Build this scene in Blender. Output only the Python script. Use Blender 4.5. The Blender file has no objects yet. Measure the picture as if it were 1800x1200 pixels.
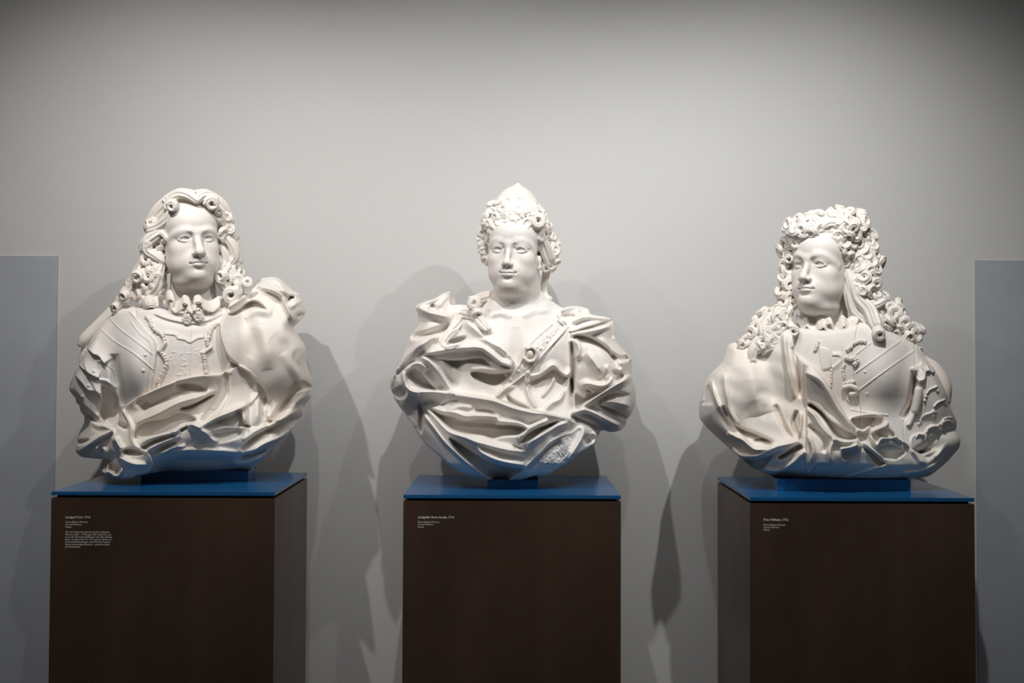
import bpy, bmesh, math
import numpy as np
import openvdb
from mathutils import Vector, Matrix

F32 = np.float32
rng = np.random.default_rng(7)
C = bpy.context.scene.collection

# ------------------------------------------------------------------ camera
FPX = 2455.0            # focal length in pixels of the 1800 px wide frame
HOR = 612.0             # image row of eye level
CAMZ = 1.53
TH = math.radians(2.0)
ROLL = math.radians(0.22)
cam_d = bpy.data.cameras.new('camera'); cam = bpy.data.objects.new('camera', cam_d); C.objects.link(cam)
cam.location = (0, 0, CAMZ)
Rcam = Matrix.Rotation(math.pi/2 + TH, 4, 'X') @ Matrix.Rotation(ROLL, 4, 'Z')
cam.rotation_euler = Rcam.to_euler()
cam_d.sensor_width = 36; cam_d.lens = FPX/1800*36
PYC = HOR - FPX*math.tan(TH)
cam_d.shift_y = -(600-PYC)/1800
cam_d.clip_end = 50
bpy.context.scene.camera = cam
R3 = Rcam.to_3x3()
def at(px, py, Y):
    """point in the room at depth Y seen at pixel (px, py)"""
    d = R3 @ Vector(((px-900)/FPX, -(py-PYC)/FPX, -1))
    t = Y/d.y
    return Vector((d.x*t, Y, CAMZ + d.z*t))

# ------------------------------------------------------------------ materials
def mat(name):
    m = bpy.data.materials.new(name); m.use_nodes = True
    return m, m.node_tree.nodes, m.node_tree.links, m.node_tree.nodes['Principled BSDF']
def noise_mix(m, nt, lk, b, c1, c2, scale, detail=4, lo=.35, hi=.65, vec=None, sc=None):
    tc = nt.new('ShaderNodeTexCoord'); mp = nt.new('ShaderNodeMapping')
    lk.new(tc.outputs['Object'], mp.inputs[0])
    if sc: mp.inputs['Scale'].default_value = sc
    n = nt.new('ShaderNodeTexNoise'); n.inputs['Scale'].default_value = scale; n.inputs['Detail'].default_value = detail
    lk.new(mp.outputs[0], n.inputs['Vector'])
    r = nt.new('ShaderNodeValToRGB'); r.color_ramp.elements[0].position = lo; r.color_ramp.elements[1].position = hi
    r.color_ramp.elements[0].color = (*c1, 1); r.color_ramp.elements[1].color = (*c2, 1)
    lk.new(n.outputs['Fac'], r.inputs[0]); lk.new(r.outputs[0], b.inputs['Base Color'])
    return mp, n, r
def bump(nt, lk, b, src, strength, dist):
    bp = nt.new('ShaderNodeBump'); bp.inputs['Strength'].default_value = strength; bp.inputs['Distance'].default_value = dist
    lk.new(src, bp.inputs['Height']); lk.new(bp.outputs[0], b.inputs['Normal'])

def marble(name, warm=0.0):
    m, nt, lk, b = mat(name)
    mp, n, r = noise_mix(m, nt, lk, b, (.82-.01*warm, .76-.03*warm, .705-.05*warm), (.87, .845-.005*warm, .81-.03*warm), 5.0, 6)
    # soft grey veins
    n2 = nt.new('ShaderNodeTexNoise'); n2.inputs['Scale'].default_value = 9; n2.inputs['Detail'].default_value = 8
    n2.inputs['Distortion'].default_value = 1.2
    lk.new(mp.outputs[0], n2.inputs['Vector'])
    r2 = nt.new('ShaderNodeValToRGB'); e = r2.color_ramp.elements
    e[0].position = .485; e[0].color = (1, 1, 1, 1); e[1].position = .515; e[1].color = (1, 1, 1, 1)
    k = e.new(.5); k.color = (.93, .925, .92, 1)
    lk.new(n2.outputs['Fac'], r2.inputs[0])
    mx = nt.new('ShaderNodeMix'); mx.data_type = 'RGBA'; mx.blend_type = 'MULTIPLY'; mx.inputs[0].default_value = .8
    lk.new(r.outputs[0], mx.inputs[6]); lk.new(r2.outputs[0], mx.inputs[7]); lk.new(mx.outputs[2], b.inputs['Base Color'])
    b.inputs['Roughness'].default_value = .48
    b.inputs['Specular IOR Level'].default_value = .35
    n3 = nt.new('ShaderNodeTexNoise'); n3.inputs['Scale'].default_value = 160; n3.inputs['Detail'].default_value = 3
    lk.new(mp.outputs[0], n3.inputs['Vector'])
    bump(nt, lk, b, n3.outputs['Fac'], .06, .002)
    return m
M_marble = marble('marble'); M_warm = marble('warm_marble', 1.0)
def rough_marble():
    m = marble('tooled_marble', .4); nt = m.node_tree.nodes; lk = m.node_tree.links; b = nt['Principled BSDF']
    tc = nt.new('ShaderNodeTexCoord')
    v = nt.new('ShaderNodeTexNoise'); v.inputs['Scale'].default_value = 130; v.inputs['Detail'].default_value = 5
    lk.new(tc.outputs['Object'], v.inputs['Vector'])
    bump(nt, lk, b, v.outputs['Fac'], .8, .006)
    return m
M_tool = rough_marble()
def hair_marble():
    m = marble('hair_marble', .8); nt = m.node_tree.nodes; lk = m.node_tree.links; b = nt['Principled BSDF']
    tc = nt.new('ShaderNodeTexCoord'); w = nt.new('ShaderNodeTexWave'); w.inputs['Scale'].default_value = 55
    w.inputs['Distortion'].default_value = 9; w.inputs['Detail'].default_value = 2; w.inputs['Detail Scale'].default_value = .6
    lk.new(tc.outputs['Object'], w.inputs['Vector'])
    bump(nt, lk, b, w.outputs['Fac'], .08, .002)
    return m
M_hair = hair_marble()
def wallmat():
    m, nt, lk, b = mat('wall_paint')
    mp, n, r = noise_mix(m, nt, lk, b, (.60, .597, .588), (.625, .622, .612), 1.1, 5)
    b.inputs['Roughness'].default_value = .85
    n2 = nt.new('ShaderNodeTexNoise'); n2.inputs['Scale'].default_value = 60; n2.inputs['Detail'].default_value = 4
    mp2 = nt.new('ShaderNodeMapping'); mp2.inputs['Scale'].default_value = (1, 1, 3)
    lk.new(mp.outputs[0], mp2.inputs[0]); lk.new(mp2.outputs[0], n2.inputs['Vector'])
    bump(nt, lk, b, n2.outputs['Fac'], .05, .008)
    return m
M_wall = wallmat()
def flat(name, col, rough=.6, spec=.5, metal=0, c2=None, scale=8, bstr=0, bscale=200):
    m, nt, lk, b = mat(name)
    mp, n, r = noise_mix(m, nt, lk, b, col, c2 or tuple(x*1.06 for x in col), scale)
    b.inputs['Roughness'].default_value = rough; b.inputs['Specular IOR Level'].default_value = spec; b.inputs['Metallic'].default_value = metal
    if bstr:
        n2 = nt.new('ShaderNodeTexNoise'); n2.inputs['Scale'].default_value = bscale
        lk.new(mp.outputs[0], n2.inputs['Vector']); bump(nt, lk, b, n2.outputs['Fac'], bstr, .003)
    return m
M_bluegrey = flat('blue_grey_paint', (.40, .43, .475), .8, .3, bstr=.1)
M_blue = flat('blue_lacquer', (.008, .10, .26), .2, .5, c2=(.009, .105, .275))
M_gap = flat('black_gap', (.01, .01, .01), .8)
M_white = flat('white_print', (.8, .78, .75), .6)
M_floor = flat('floor_boards', (.10, .075, .055), .5)
M_ceil = flat('ceiling_paint', (.55, .55, .54), .9)
M_blackm = flat('black_metal', (.02, .02, .02), .4)
def brown():
    m, nt, lk, b = mat('brown_patina')
    mp, n, r = noise_mix(m, nt, lk, b, (.085, .050, .034), (.145, .088, .060), 3.0, 8, .3, .75, sc=(2.2, 2.2, .8))
    b.inputs['Roughness'].default_value = .34; b.inputs['Metallic'].default_value = .5
    n2 = nt.new('ShaderNodeTexNoise'); n2.inputs['Scale'].default_value = 350
    lk.new(mp.outputs[0], n2.inputs['Vector']); bump(nt, lk, b, n2.outputs['Fac'], .25, .002)
    return m
M_brown = brown()

# ------------------------------------------------------------------ object helpers
def link(o, parent=None):
    C.objects.link(o)
    if parent: o.parent = parent
    return o
def thing(name, label, cat, loc=(0, 0, 0), rz=0, group=None):
    o = bpy.data.objects.new(name, None); link(o); o.location = loc; o.rotation_euler = (0, 0, rz)
    o.empty_display_size = .1; o['label'] = label; o['category'] = cat
    if group: o['group'] = group
    return o
def mesh_obj(name, verts, faces, m, parent=None, smooth=False):
    me = bpy.data.meshes.new(name); me.from_pydata([tuple(v) for v in verts], [], faces); me.update()
    me.materials.append(m)
    if smooth: me.polygons.foreach_set('use_smooth', [True]*len(me.polygons))
    return link(bpy.data.objects.new(name, me), parent)
def box(name, lo, hi, m, parent=None, bev=0):
    bm = bmesh.new(); bmesh.ops.create_cube(bm, size=1)
    for v in bm.verts:
        v.co = Vector([lo[i] + (v.co[i]+.5)*(hi[i]-lo[i]) for i in range(3)])
    if bev: bmesh.ops.bevel(bm, geom=bm.edges[:], offset=bev, segments=2, affect='EDGES')
    me = bpy.data.meshes.new(name); bm.to_mesh(me); bm.free(); me.materials.append(m)
    return link(bpy.data.objects.new(name, me), parent)
def cyl(bm, p0, p1, r0, r1=None, n=32):
    p0, p1 = Vector(p0), Vector(p1); d = p1-p0
    q = d.to_track_quat('Z', 'Y').to_matrix().to_4x4()
    bmesh.ops.create_cone(bm, cap_ends=True, segments=n, radius1=r0, radius2=r0 if r1 is None else r1, depth=d.length,
                          matrix=Matrix.Translation((p0+p1)/2) @ q)
def bm_obj(name, bm, m, parent=None, smooth=False):
    me = bpy.data.meshes.new(name); bm.to_mesh(me); bm.free(); me.materials.append(m)
    if smooth: me.polygons.foreach_set('use_smooth', [True]*len(me.polygons))
    return link(bpy.data.objects.new(name, me), parent)

# ------------------------------------------------------------------ room
WY = 4.20       # wall plane
RX, RY0, RZ = 3.6, -2.6, 3.7
def struct(o): o['kind'] = 'structure'; return o
struct(box('floor', (-RX, RY0, -.1), (RX, WY+.1, 0), M_floor))
struct(box('wall_back', (-RX, WY, 0), (RX, WY+.1, RZ), M_wall))
struct(box('wall_left', (-RX-.1, RY0, 0), (-RX, WY+.1, RZ), M_wall))
struct(box('wall_right', (RX, RY0, 0), (RX+.1, WY+.1, RZ), M_wall))
struct(box('wall_front', (-RX, RY0-.1, 0), (RX, RY0, RZ), M_wall))
struct(box('ceiling', (-RX, RY0, RZ), (RX, WY+.1, RZ+.1), M_ceil))
# blue-grey wall panels at the edges of the frame
a, b_ = at(103, 450, WY), at(1713, 457.5, WY)
t1 = box('wall_panel', (a.x-1.1, WY-.006, 0), (a.x, WY, a.z), M_bluegrey)
t1['label'] = 'blue-grey panel on the wall behind the left pedestal'; t1['category'] = 'wall panel'
t2 = box('wall_panel', (b_.x, WY-.006, 0), (b_.x+1.1, WY, b_.z), M_bluegrey)
t2['label'] = 'blue-grey panel on the wall at the right edge, behind the right pedestal'; t2['category'] = 'wall panel'

# ------------------------------------------------------------------ pedestals
PS = FPX
def text_mesh(name, body, size, m, parent, loc, spacing=1.0, bold=0):
    cu = bpy.data.curves.new(name, 'FONT'); cu.body = body; cu.size = size; cu.space_line = spacing
    cu.offset = bold; cu.extrude = .0002; cu.resolution_u = 3
    o = bpy.data.objects.new(name, cu); C.objects.link(o)
    dg = bpy.context.evaluated_depsgraph_get()
    me = bpy.data.meshes.new_from_object(o.evaluated_get(dg)); C.objects.unlink(o); bpy.data.objects.remove(o)
    me.materials.clear(); me.materials.append(m)
    q = bpy.data.objects.new(name, me); link(q, parent)
    q.rotation_euler = (math.pi/2, 0, 0); q.location = loc
    return q
def fit_text(q, w):
    xs = [v.co.x for v in q.data.vertices]; k = w/(max(xs)-min(xs))
    q.scale = (k, 1, 1)
def pedestal(xl, xr, ytop, yfront, depth, yaw, label, blk, texts):
    b0, b1 = blk[3:]
    """xl, xr: pixel columns of the front face; ytop: row of its top edge; blk: pixel span of the mounting block"""
    pl, pr = at(xl, ytop, yfront), at(xr, ytop, yfront)
    w = pr.x-pl.x; cx = (pl.x+pr.x)/2; zt = (pl.z+pr.z)/2
    t = thing('display_pedestal', label, 'pedestal', (cx, yfront, 0), yaw, 'display pedestals')
    box('body', (-w/2, 0, 0), (w/2, depth, zt-.006), M_brown, t, .0012)
    box('shadow_gap', (-w/2+.012, .012, zt-.006), (w/2-.012, depth-.012, zt), M_gap, t)
    box('top_plate', (-w/2, 0, zt), (w/2, depth, zt+.0095), M_blue, t, .001)
    bl = at(blk[0], ytop, yfront+b0).x-cx; br = at(blk[1], ytop, yfront+b0).x-cx
    box('mounting_block', (bl, b0, zt+.0095), (br, b1, zt+.0095+blk[2]), M_blue, t, .001)
    for (px, py, s, body, bold, wpx) in texts:
        p = at(px, py, yfront)
        q = text_mesh('caption', body, s, M_white, t, (p.x-cx, -.0006, p.z), 1.0, bold)
        k = 1.443e-3*wpx; fit_text(q, k)
    return t, zt+.0095
AUT = 'Pierre-Étienne Monnot\nCarrara-Marmor\nKassel'
LONG = ('Der aus Frankreich stammende Pierre-Étienne\nMonnot (1657 – 1733) ging 1687 nach Rom, wo\n'
        'er zu den führenden Bildhauern der Zeit aufstieg.\nBevor Landgraf Carl ihn 1714 mit der Arbeit am\n'
        'Marmorbad beauftragte, schuf Monnot Porträt-\nbüsten des Landgrafenpaares – gewissermaßen\nals Probestücke.')
P1, Z1 = pedestal(90, 483, 871, 3.54, .56, 0, 'brown pedestal with blue top and the longest white caption, farthest left',
              (247, 436, .028, .30, .42), [(115, 910.5, .0080, 'Landgraf Carl, 1714', .00012, 43), (115, 918.5, .0062, AUT, 0, 39), (115, 936, .0062, LONG, 0, 82)])
P2, Z2 = pedestal(709, 1091.5, 876.5, 3.60, .56, 0, 'brown pedestal with blue top standing between the other two, seen straight on',
              (857, 946, .022, .18, .30), [(734.5, 910.5, .0080, 'Landgräfin Maria Amalia, 1714', .00012, 64), (734.5, 918.5, .0062, AUT, 0, 38)])
P3, Z3 = pedestal(1318.5, 1713, 881, 3.54, .56, 0, 'brown pedestal with blue top and short white caption, farthest right',
              (1367, 1601, .030, .17, .27), [(1342, 915, .0080, 'Prinz Wilhelm, 1716', .00012, 43), (1342, 923.5, .0062, AUT, 0, 38)])

# ------------------------------------------------------------------ sculpting tools
def cr(pts, n=5, closed=False):
    """Catmull-Rom refinement of a polyline with any number of columns"""
    P = np.asarray(pts, float)
    if len(P) < 3 and not closed: 
        t = np.linspace(0, 1, n+1)[:, None]; return P[0]*(1-t)+P[-1]*t
    if closed: Q = np.vstack([P[-1], P, P[0], P[1]])
    else: Q = np.vstack([2*P[0]-P[1], P, 2*P[-1]-P[-2]])
    out = []
    for i in range(1, len(Q)-2):
        p0, p1, p2, p3 = Q[i-1:i+3]
        for k in range(n):
            t = k/n
            out.append(.5*((2*p1)+(-p0+p2)*t+(2*p0-5*p1+4*p2-p3)*t*t+(-p0+3*p1-3*p2+p3)*t**3))
    if not closed: out.append(Q[-2])
    return np.array(out)
def S(s):
    return np.array([[float(v) for v in p.split(',')] for p in s.split()])
def smin(a, b, k):
    if k <= 0: return np.minimum(a, b)
    h = np.maximum(k-np.abs(a-b), 0)/k
    return np.minimum(a, b)-h*h*k*F32(.25)
def smax(a, b, k): return -smin(-a, -b, k)
def sst(t): t = np.clip(t, 0, 1); return t*t*(3-2*t)

class Field2:
    """a height field over photograph pixels; strokes raise folds and sink creases"""
    def __init__(s, x0, y0, x1, y1, r):
        s.r = r; s.x = np.arange(x0, x1+r, r, dtype=F32); s.y = np.arange(y0, y1+r, r, dtype=F32)
        s.X, s.Y = np.meshgrid(s.x, s.y, indexing='ij'); s.H = np.zeros_like(s.X)
    def win(s, lo, hi):
        i0 = max(int((lo[0]-s.x[0])/s.r), 0); i1 = max(int((hi[0]-s.x[0])/s.r)+2, 0)
        j0 = max(int((lo[1]-s.y[0])/s.r), 0); j1 = max(int((hi[1]-s.y[0])/s.r)+2, 0)
        return (slice(i0, i1), slice(j0, j1))
    def sd(s, poly, smooth=True):
        P = cr(poly, 4, True) if smooth else np.asarray(poly, float)
        d = np.full(s.X.shape, 1e9, F32); ins = np.zeros(s.X.shape, bool)
        for a, b in zip(P, np.roll(P, -1, 0)):
            e = b-a; L = max(e@e, 1e-9)
            wx = s.X-a[0]; wy = s.Y-a[1]
            t = np.clip((wx*e[0]+wy*e[1])/L, 0, 1)
            d = np.minimum(d, (wx-e[0]*t)**2+(wy-e[1]*t)**2)
            c = ((a[1] <= s.Y) & (b[1] > s.Y)) | ((b[1] <= s.Y) & (a[1] > s.Y))
            if abs(e[1]) > 1e-9:
                xi = a[0]+(s.Y-a[1])/e[1]*e[0]
                ins ^= c & (s.X < xi)
        d = np.sqrt(d)
        return np.where(ins, -d, d).astype(F32)
    def stroke(s, pts, h, wa, wb=None, sharp=0, tp=.25, ta=None, tb=None, H=None):
        """raise (h>0) or sink (h<0) along a line. wa: width above/left of a line drawn to the right, wb: below"""
        wb = wa if wb is None else wb
        P = cr(S(pts) if isinstance(pts, str) else pts, 5)[:, :2]
        W = max(wa, wb)+1
        sl = s.win(P.min(0)-W, P.max(0)+W)
        X, Y = s.X[sl], s.Y[sl]
        best = np.full(X.shape, 1e9, F32); T = np.zeros_like(best); Sg = np.zeros_like(best)
        seg = np.linalg.norm(np.diff(P, axis=0), axis=1); cum = np.concatenate([[0], np.cumsum(seg)]); tot = cum[-1]
        for i in range(len(P)-1):
            a = P[i]; e = P[i+1]-a; L = max(e@e, 1e-9)
            wx = X-a[0]; wy = Y-a[1]
            t = np.clip((wx*e[0]+wy*e[1])/L, 0, 1)
            d = (wx-e[0]*t)**2+(wy-e[1]*t)**2
            c = e[0]*wy-e[1]*wx
            m = d < best
            best = np.where(m, d, best); T = np.where(m, (cum[i]+t*seg[i])/tot, T); Sg = np.where(m, c, Sg)
        d = np.sqrt(best)
        w = np.where(Sg < 0, wa, wb)
        t = np.clip(1-d/w, 0, 1)
        prof = (1-sharp)*t*t*(3-2*t)+sharp*t*t
        ta_ = tp if ta is None else ta; tb_ = tp if tb is None else tb
        env = np.ones_like(T)
        if ta_ > 0: env = env*np.sqrt(np.clip(T/ta_, 0, 1)) 
        if tb_ > 0: env = env*np.sqrt(np.clip((1-T)/tb_, 0, 1))
        # widths shrink with the envelope too
        v = h*prof*env
        if H is None: s.H[sl] += v
        else: H[sl] += v
    def blob(s, x, y, rx, ry, h, ang=0, p=1):
        W = max(rx, ry)*1.05; sl = s.win((x-W, y-W), (x+W, y+W))
        ca, sa = math.cos(math.radians(ang)), math.sin(math.radians(ang))
        dx = s.X[sl]-x; dy = s.Y[sl]-y
        u = (dx*ca+dy*sa)/rx; v = (-dx*sa+dy*ca)/ry
        t = np.clip(1-np.sqrt(u*u+v*v), 0, 1)
        s.H[sl] += h*(t*t*(3-2*t))
    def pocket(s, poly, depth, soft=4):
        """sink the inside of an outline"""
        sd = s.sd(S(poly) if isinstance(poly, str) else poly)
        s.H -= depth*sst(-sd/soft)
    def slab(s, poly, h, soft=4):
        sd = s.sd(S(poly) if isinstance(poly, str) else poly)
        s.H += h*sst(-sd/soft+.5)
    def dome(s, items, k=20):
        """broad form: smooth union of ellipsoid tops (cx, cy, rx, ry, zc, rz)"""
        out = None
        for (cx, cy, rx, ry, zc, rz) in items:
            q = 1-((s.X-cx)/rx)**2-((s.Y-cy)/ry)**2
            z = np.where(q > 0, zc+rz*np.sqrt(np.maximum(q, 0)), zc+rz*q*1.5)
            out = z if out is None else smax(out, z, k)
        s.H += out.astype(F32)
    def wobble(s, amp, scale, seed=0):
        r = np.random.default_rng(seed)
        for _ in range(7):
            a = r.uniform(0, 6.28); f = 6.28/scale*r.uniform(.6, 1.6); ph = r.uniform(0, 6.28)
            s.H += amp/2.6*np.sin(f*(np.cos(a)*s.X+np.sin(a)*s.Y)+ph).astype(F32)
    def blur(s, n=1):
        for _ in range(n):
            H = s.H; 
            H = (np.pad(H, ((1, 1), (0, 0)), 'edge')[:-2]+2*H+np.pad(H, ((1, 1), (0, 0)), 'edge')[2:])/4
            H = (np.pad(H, ((0, 0), (1, 1)), 'edge')[:, :-2]+2*H+np.pad(H, ((0, 0), (1, 1)), 'edge')[:, 2:])/4
            s.H = H

def onF(F, s, dw, r=None):
    """lay a polyline (x,y[,r]) on a height field"""
    P = S(s) if isinstance(s, str) else np.asarray(s, float); out = []
    for q in P:
        i = int(np.clip(round((q[0]-F.x[0])/F.r), 0, len(F.x)-1)); j = int(np.clip(round((q[1]-F.y[0])/F.r), 0, len(F.y)-1))
        out.append([q[0], q[1], float(F.H[i, j])+dw, q[2] if len(q) > 2 else r])
    return out
GAIN = 1.65
def sculpt(F, txt, G=None):
    """one stroke per line: height above-width below-width sharpness | points"""
    G = GAIN if G is None else G
    for l in txt.strip().split('\n'):
        l = l.strip()
        if not l: continue
        a, b = l.split('|'); a = a.split()
        if a[0] == 'pocket': F.pocket(b.strip(), float(a[1])*G, float(a[2]))
        elif a[0] == 'slab': F.slab(b.strip(), float(a[1]), float(a[2]))
        elif a[0] == 'blob': F.blob(*[float(v) for v in b.split()])
        else:
            v = [float(q) for q in a]; v += [0, .25][len(v)-3:] if len(v) < 5 else []
            F.stroke(b.strip(), v[0]*(G if abs(v[0]) > 4.5 else 1), v[1], v[2], v[3] or (.4 if abs(v[0]) > 4.5 else 0), v[4])
class Vol:
    """signed distance samples in (pixel x, pixel y down, depth towards the viewer)"""
    def __init__(s, lo, hi, r):
        s.r = r; s.lo = np.array(lo, float)
        s.ax = [np.arange(lo[i], hi[i]+r, r, dtype=F32) for i in range(3)]
        s.d = np.full([len(a) for a in s.ax], 30, F32)
    def sl(s, lo, hi):
        out = []
        for i in range(3):
            i0 = int(max((lo[i]-s.lo[i])/s.r, 0)); i1 = int(max((hi[i]-s.lo[i])/s.r+2, 0))
            out.append(slice(i0, i1))
        return tuple(out)
    def grid(s, sl):
        return (s.ax[0][sl[0]][:, None, None], s.ax[1][sl[1]][None, :, None], s.ax[2][sl[2]][None, None, :])
    def put(s, sl, d, k, sub=False):
        if s.d[sl].size == 0: return
        s.d[sl] = smax(s.d[sl], -d, k) if sub else smin(s.d[sl], d, k)
    def ell(s, c, r, k=4, M=None, sub=False):
        """ellipsoid; M: 3x3 rows = its axes"""
        c = np.array(c, float); r = np.array(r, float)
        R = max(r)+k+2 if M is not None else r+k+2
        sl = s.sl(c-R, c+R); X, Y, Z = s.grid(sl)
        p = [X-F32(c[0]), Y-F32(c[1]), Z-F32(c[2])]
        if M is not None: p = [sum(F32(M[i][j])*p[j] for j in range(3)) for i in range(3)]
        k0 = np.sqrt(sum((p[i]/F32(r[i]))**2 for i in range(3)))+1e-6
        k1 = np.sqrt(sum((p[i]/F32(r[i]**2))**2 for i in range(3)))+1e-6
        s.put(sl, (k0*(k0-1)/k1).astype(F32), k, sub)
    def tube(s, pts, k=2, n=5, sub=False, groove=0, nst=6, axis=None, flat=1.0, twist=0, ridge=0, spacing=3.0):
        """tube through pts (x, y, z, r). axis+flat: a ribbon stretched along axis; groove: strands"""
        P = cr(pts, n) if n > 1 else np.asarray(pts, float)
        rm = P[:, 3].max()
        ext = rm*max(flat, 1)+k+2
        sl = s.sl(P[:, :3].min(0)-ext, P[:, :3].max(0)+ext)
        if s.d[sl].size == 0: return
        X, Y, Z = s.grid(sl)
        sq = None
        if axis is not None:
            a = np.array(axis, float); a /= np.linalg.norm(a); sq = (1/flat-1)
        best = None
        A = P[:-1]; B = P[1:]
        c0 = P[0, :3]
        px, py, pz = X-F32(c0[0]), Y-F32(c0[1]), Z-F32(c0[2])
        if sq is not None:
            da = px*F32(a[0])+py*F32(a[1])+pz*F32(a[2])
            px = px+da*F32(sq*a[0]); py = py+da*F32(sq*a[1]); pz = pz+da*F32(sq*a[2])
        Q = P[:, :3]-c0
        if sq is not None: Q = Q+(Q@a)[:, None]*sq*a[None]
        seg = np.linalg.norm(np.diff(Q, axis=0), axis=1); cum = np.concatenate([[0], np.cumsum(seg)])
        # transported frame
        T0 = None; N = []
        for i in range(len(Q)-1):
            t = (Q[i+1]-Q[i])/max(seg[i], 1e-6)
            if T0 is None:
                u = np.cross(t, [0.3, .2, 1]); u /= np.linalg.norm(u)
            else:
                u = u-(u@t)*t; u /= max(np.linalg.norm(u), 1e-6)
            T0 = t; N.append((u, np.cross(t, u)))
        D = None
        for i in range(len(Q)-1):
            q = Q[i]; e = Q[i+1]-q; L = max(e@e, 1e-9)
            wx, wy, wz = px-F32(q[0]), py-F32(q[1]), pz-F32(q[2])
            t = np.clip((wx*F32(e[0])+wy*F32(e[1])+wz*F32(e[2]))/F32(L), 0, 1)
            ox, oy, oz = wx-t*F32(e[0]), wy-t*F32(e[1]), wz-t*F32(e[2])
            dd = np.sqrt(ox*ox+oy*oy+oz*oz)
            rr = F32(P[i, 3])+t*F32(P[i+1, 3]-P[i, 3])
            d = dd-rr
            if groove and axis is None:
                u, v = N[i]
                cu = ox*F32(u[0])+oy*F32(u[1])+oz*F32(u[2]); cv = ox*F32(v[0])+oy*F32(v[1])+oz*F32(v[2])
                ph = np.arctan2(cv, cu)
                d = d-groove*rr*np.cos(nst*ph+twist*(cum[i]+t*seg[i]))
            D = d if D is None else np.minimum(D, d)
        if groove and axis is not None:
            D = D-groove*rm*np.cos(F32(6.283/spacing)*(da-F32(0)))
        s.put(sl, D.astype(F32), k, sub)
    def height(s, F, back, sd=None, k=5, lim=None):
        """solid between F.H and a back surface, clipped by a 2D outline"""
        gx = np.gradient(F.H, F.r, axis=0); gy = np.gradient(F.H, F.r, axis=1)
        g = np.sqrt(1+np.minimum(gx*gx+gy*gy, 25)).astype(F32)
        Z = s.ax[2][None, None, :]
        f = (Z-F.H[:, :, None])/g[:, :, None]
        b = back[:, :, None]-Z if isinstance(back, np.ndarray) else F32(back)-Z
        f = smax(f, b.astype(F32)+np.zeros_like(f), 3)
        if sd is not None: f = smax(f, sd[:, :, None]+np.zeros_like(f), k)
        s.d = np.minimum(s.d, f)
    def clip(s, f):
        """cut away everything lower than row f(w) at depth w"""
        Y = s.ax[1][None, :, None]; L = np.array([f(float(w)) for w in s.ax[2]], F32)[None, None, :]
        s.d = np.maximum(s.d, (Y-L)+np.zeros_like(s.d))
    def carve(s, sds, k=1.5):
        """keep only the part inside all of these 2D outlines (pass -outline to keep the outside)"""
        v = Vol.__new__(Vol); v.r, v.lo, v.ax = s.r, s.lo, s.ax; v.d = s.d
        for q in sds: v.d = smax(v.d, q[:, :, None]+np.zeros_like(v.d), k)
        return v
    def surf(s, x, y):
        """front surface depth and normal at a pixel column, or None"""
        i = int(round((x-s.lo[0])/s.r)); j = int(round((y-s.lo[1])/s.r))
        if not (1 <= i < s.d.shape[0]-1 and 1 <= j < s.d.shape[1]-1): return None
        n = np.nonzero(s.d[i, j] < 0)[0]
        if len(n) == 0: return None
        k = min(n[-1], s.d.shape[2]-2)
        g = np.array([s.d[i+1, j, k]-s.d[i-1, j, k], s.d[i, j+1, k]-s.d[i, j-1, k], s.d[i, j, k+1]-s.d[i, j, k-1]], float)
        return float(s.ax[2][k]), g/max(np.linalg.norm(g), 1e-6)
    def mesh(s, name, T, m, parent):
        """T: function mapping an (n,3) array of samples to local coordinates"""
        lim = 3*s.r
        a = np.clip(s.d, -lim, lim)
        a[0] = a[-1] = lim; a[:, 0] = a[:, -1] = lim; a[:, :, 0] = a[:, :, -1] = lim
        g = openvdb.FloatGrid(float(lim)); g.copyFromArray(a.astype(np.float32))
        pts, quads = g.convertToQuads(0.0)
        pts = np.asarray(pts, float)*s.r+s.lo
        co = T(pts); quads = np.asarray(quads)
        me = bpy.data.meshes.new(name)
        nv, nf = len(co), len(quads)
        me.vertices.add(nv); me.vertices.foreach_set('co', co.astype(np.float32).ravel())
        me.loops.add(nf*4); me.loops.foreach_set('vertex_index', quads.astype(np.int32).ravel())
        me.polygons.add(nf); me.polygons.foreach_set('loop_start', np.arange(nf, dtype=np.int32)*4)
        me.polygons.foreach_set('use_smooth', np.ones(nf, bool))
        me.update(calc_edges=True); me.validate()
        # outward normals: compare signed volume
        v = co[quads]; vol = np.einsum('ij,ij->i', v[:, 0], np.cross(v[:, 1], v[:, 2])).sum()+np.einsum('ij,ij->i', v[:, 0], np.cross(v[:, 2], v[:, 3])).sum()
        if vol < 0: me.flip_normals()
        me.materials.append(m)
        return link(bpy.data.objects.new(name, me), parent)

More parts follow.
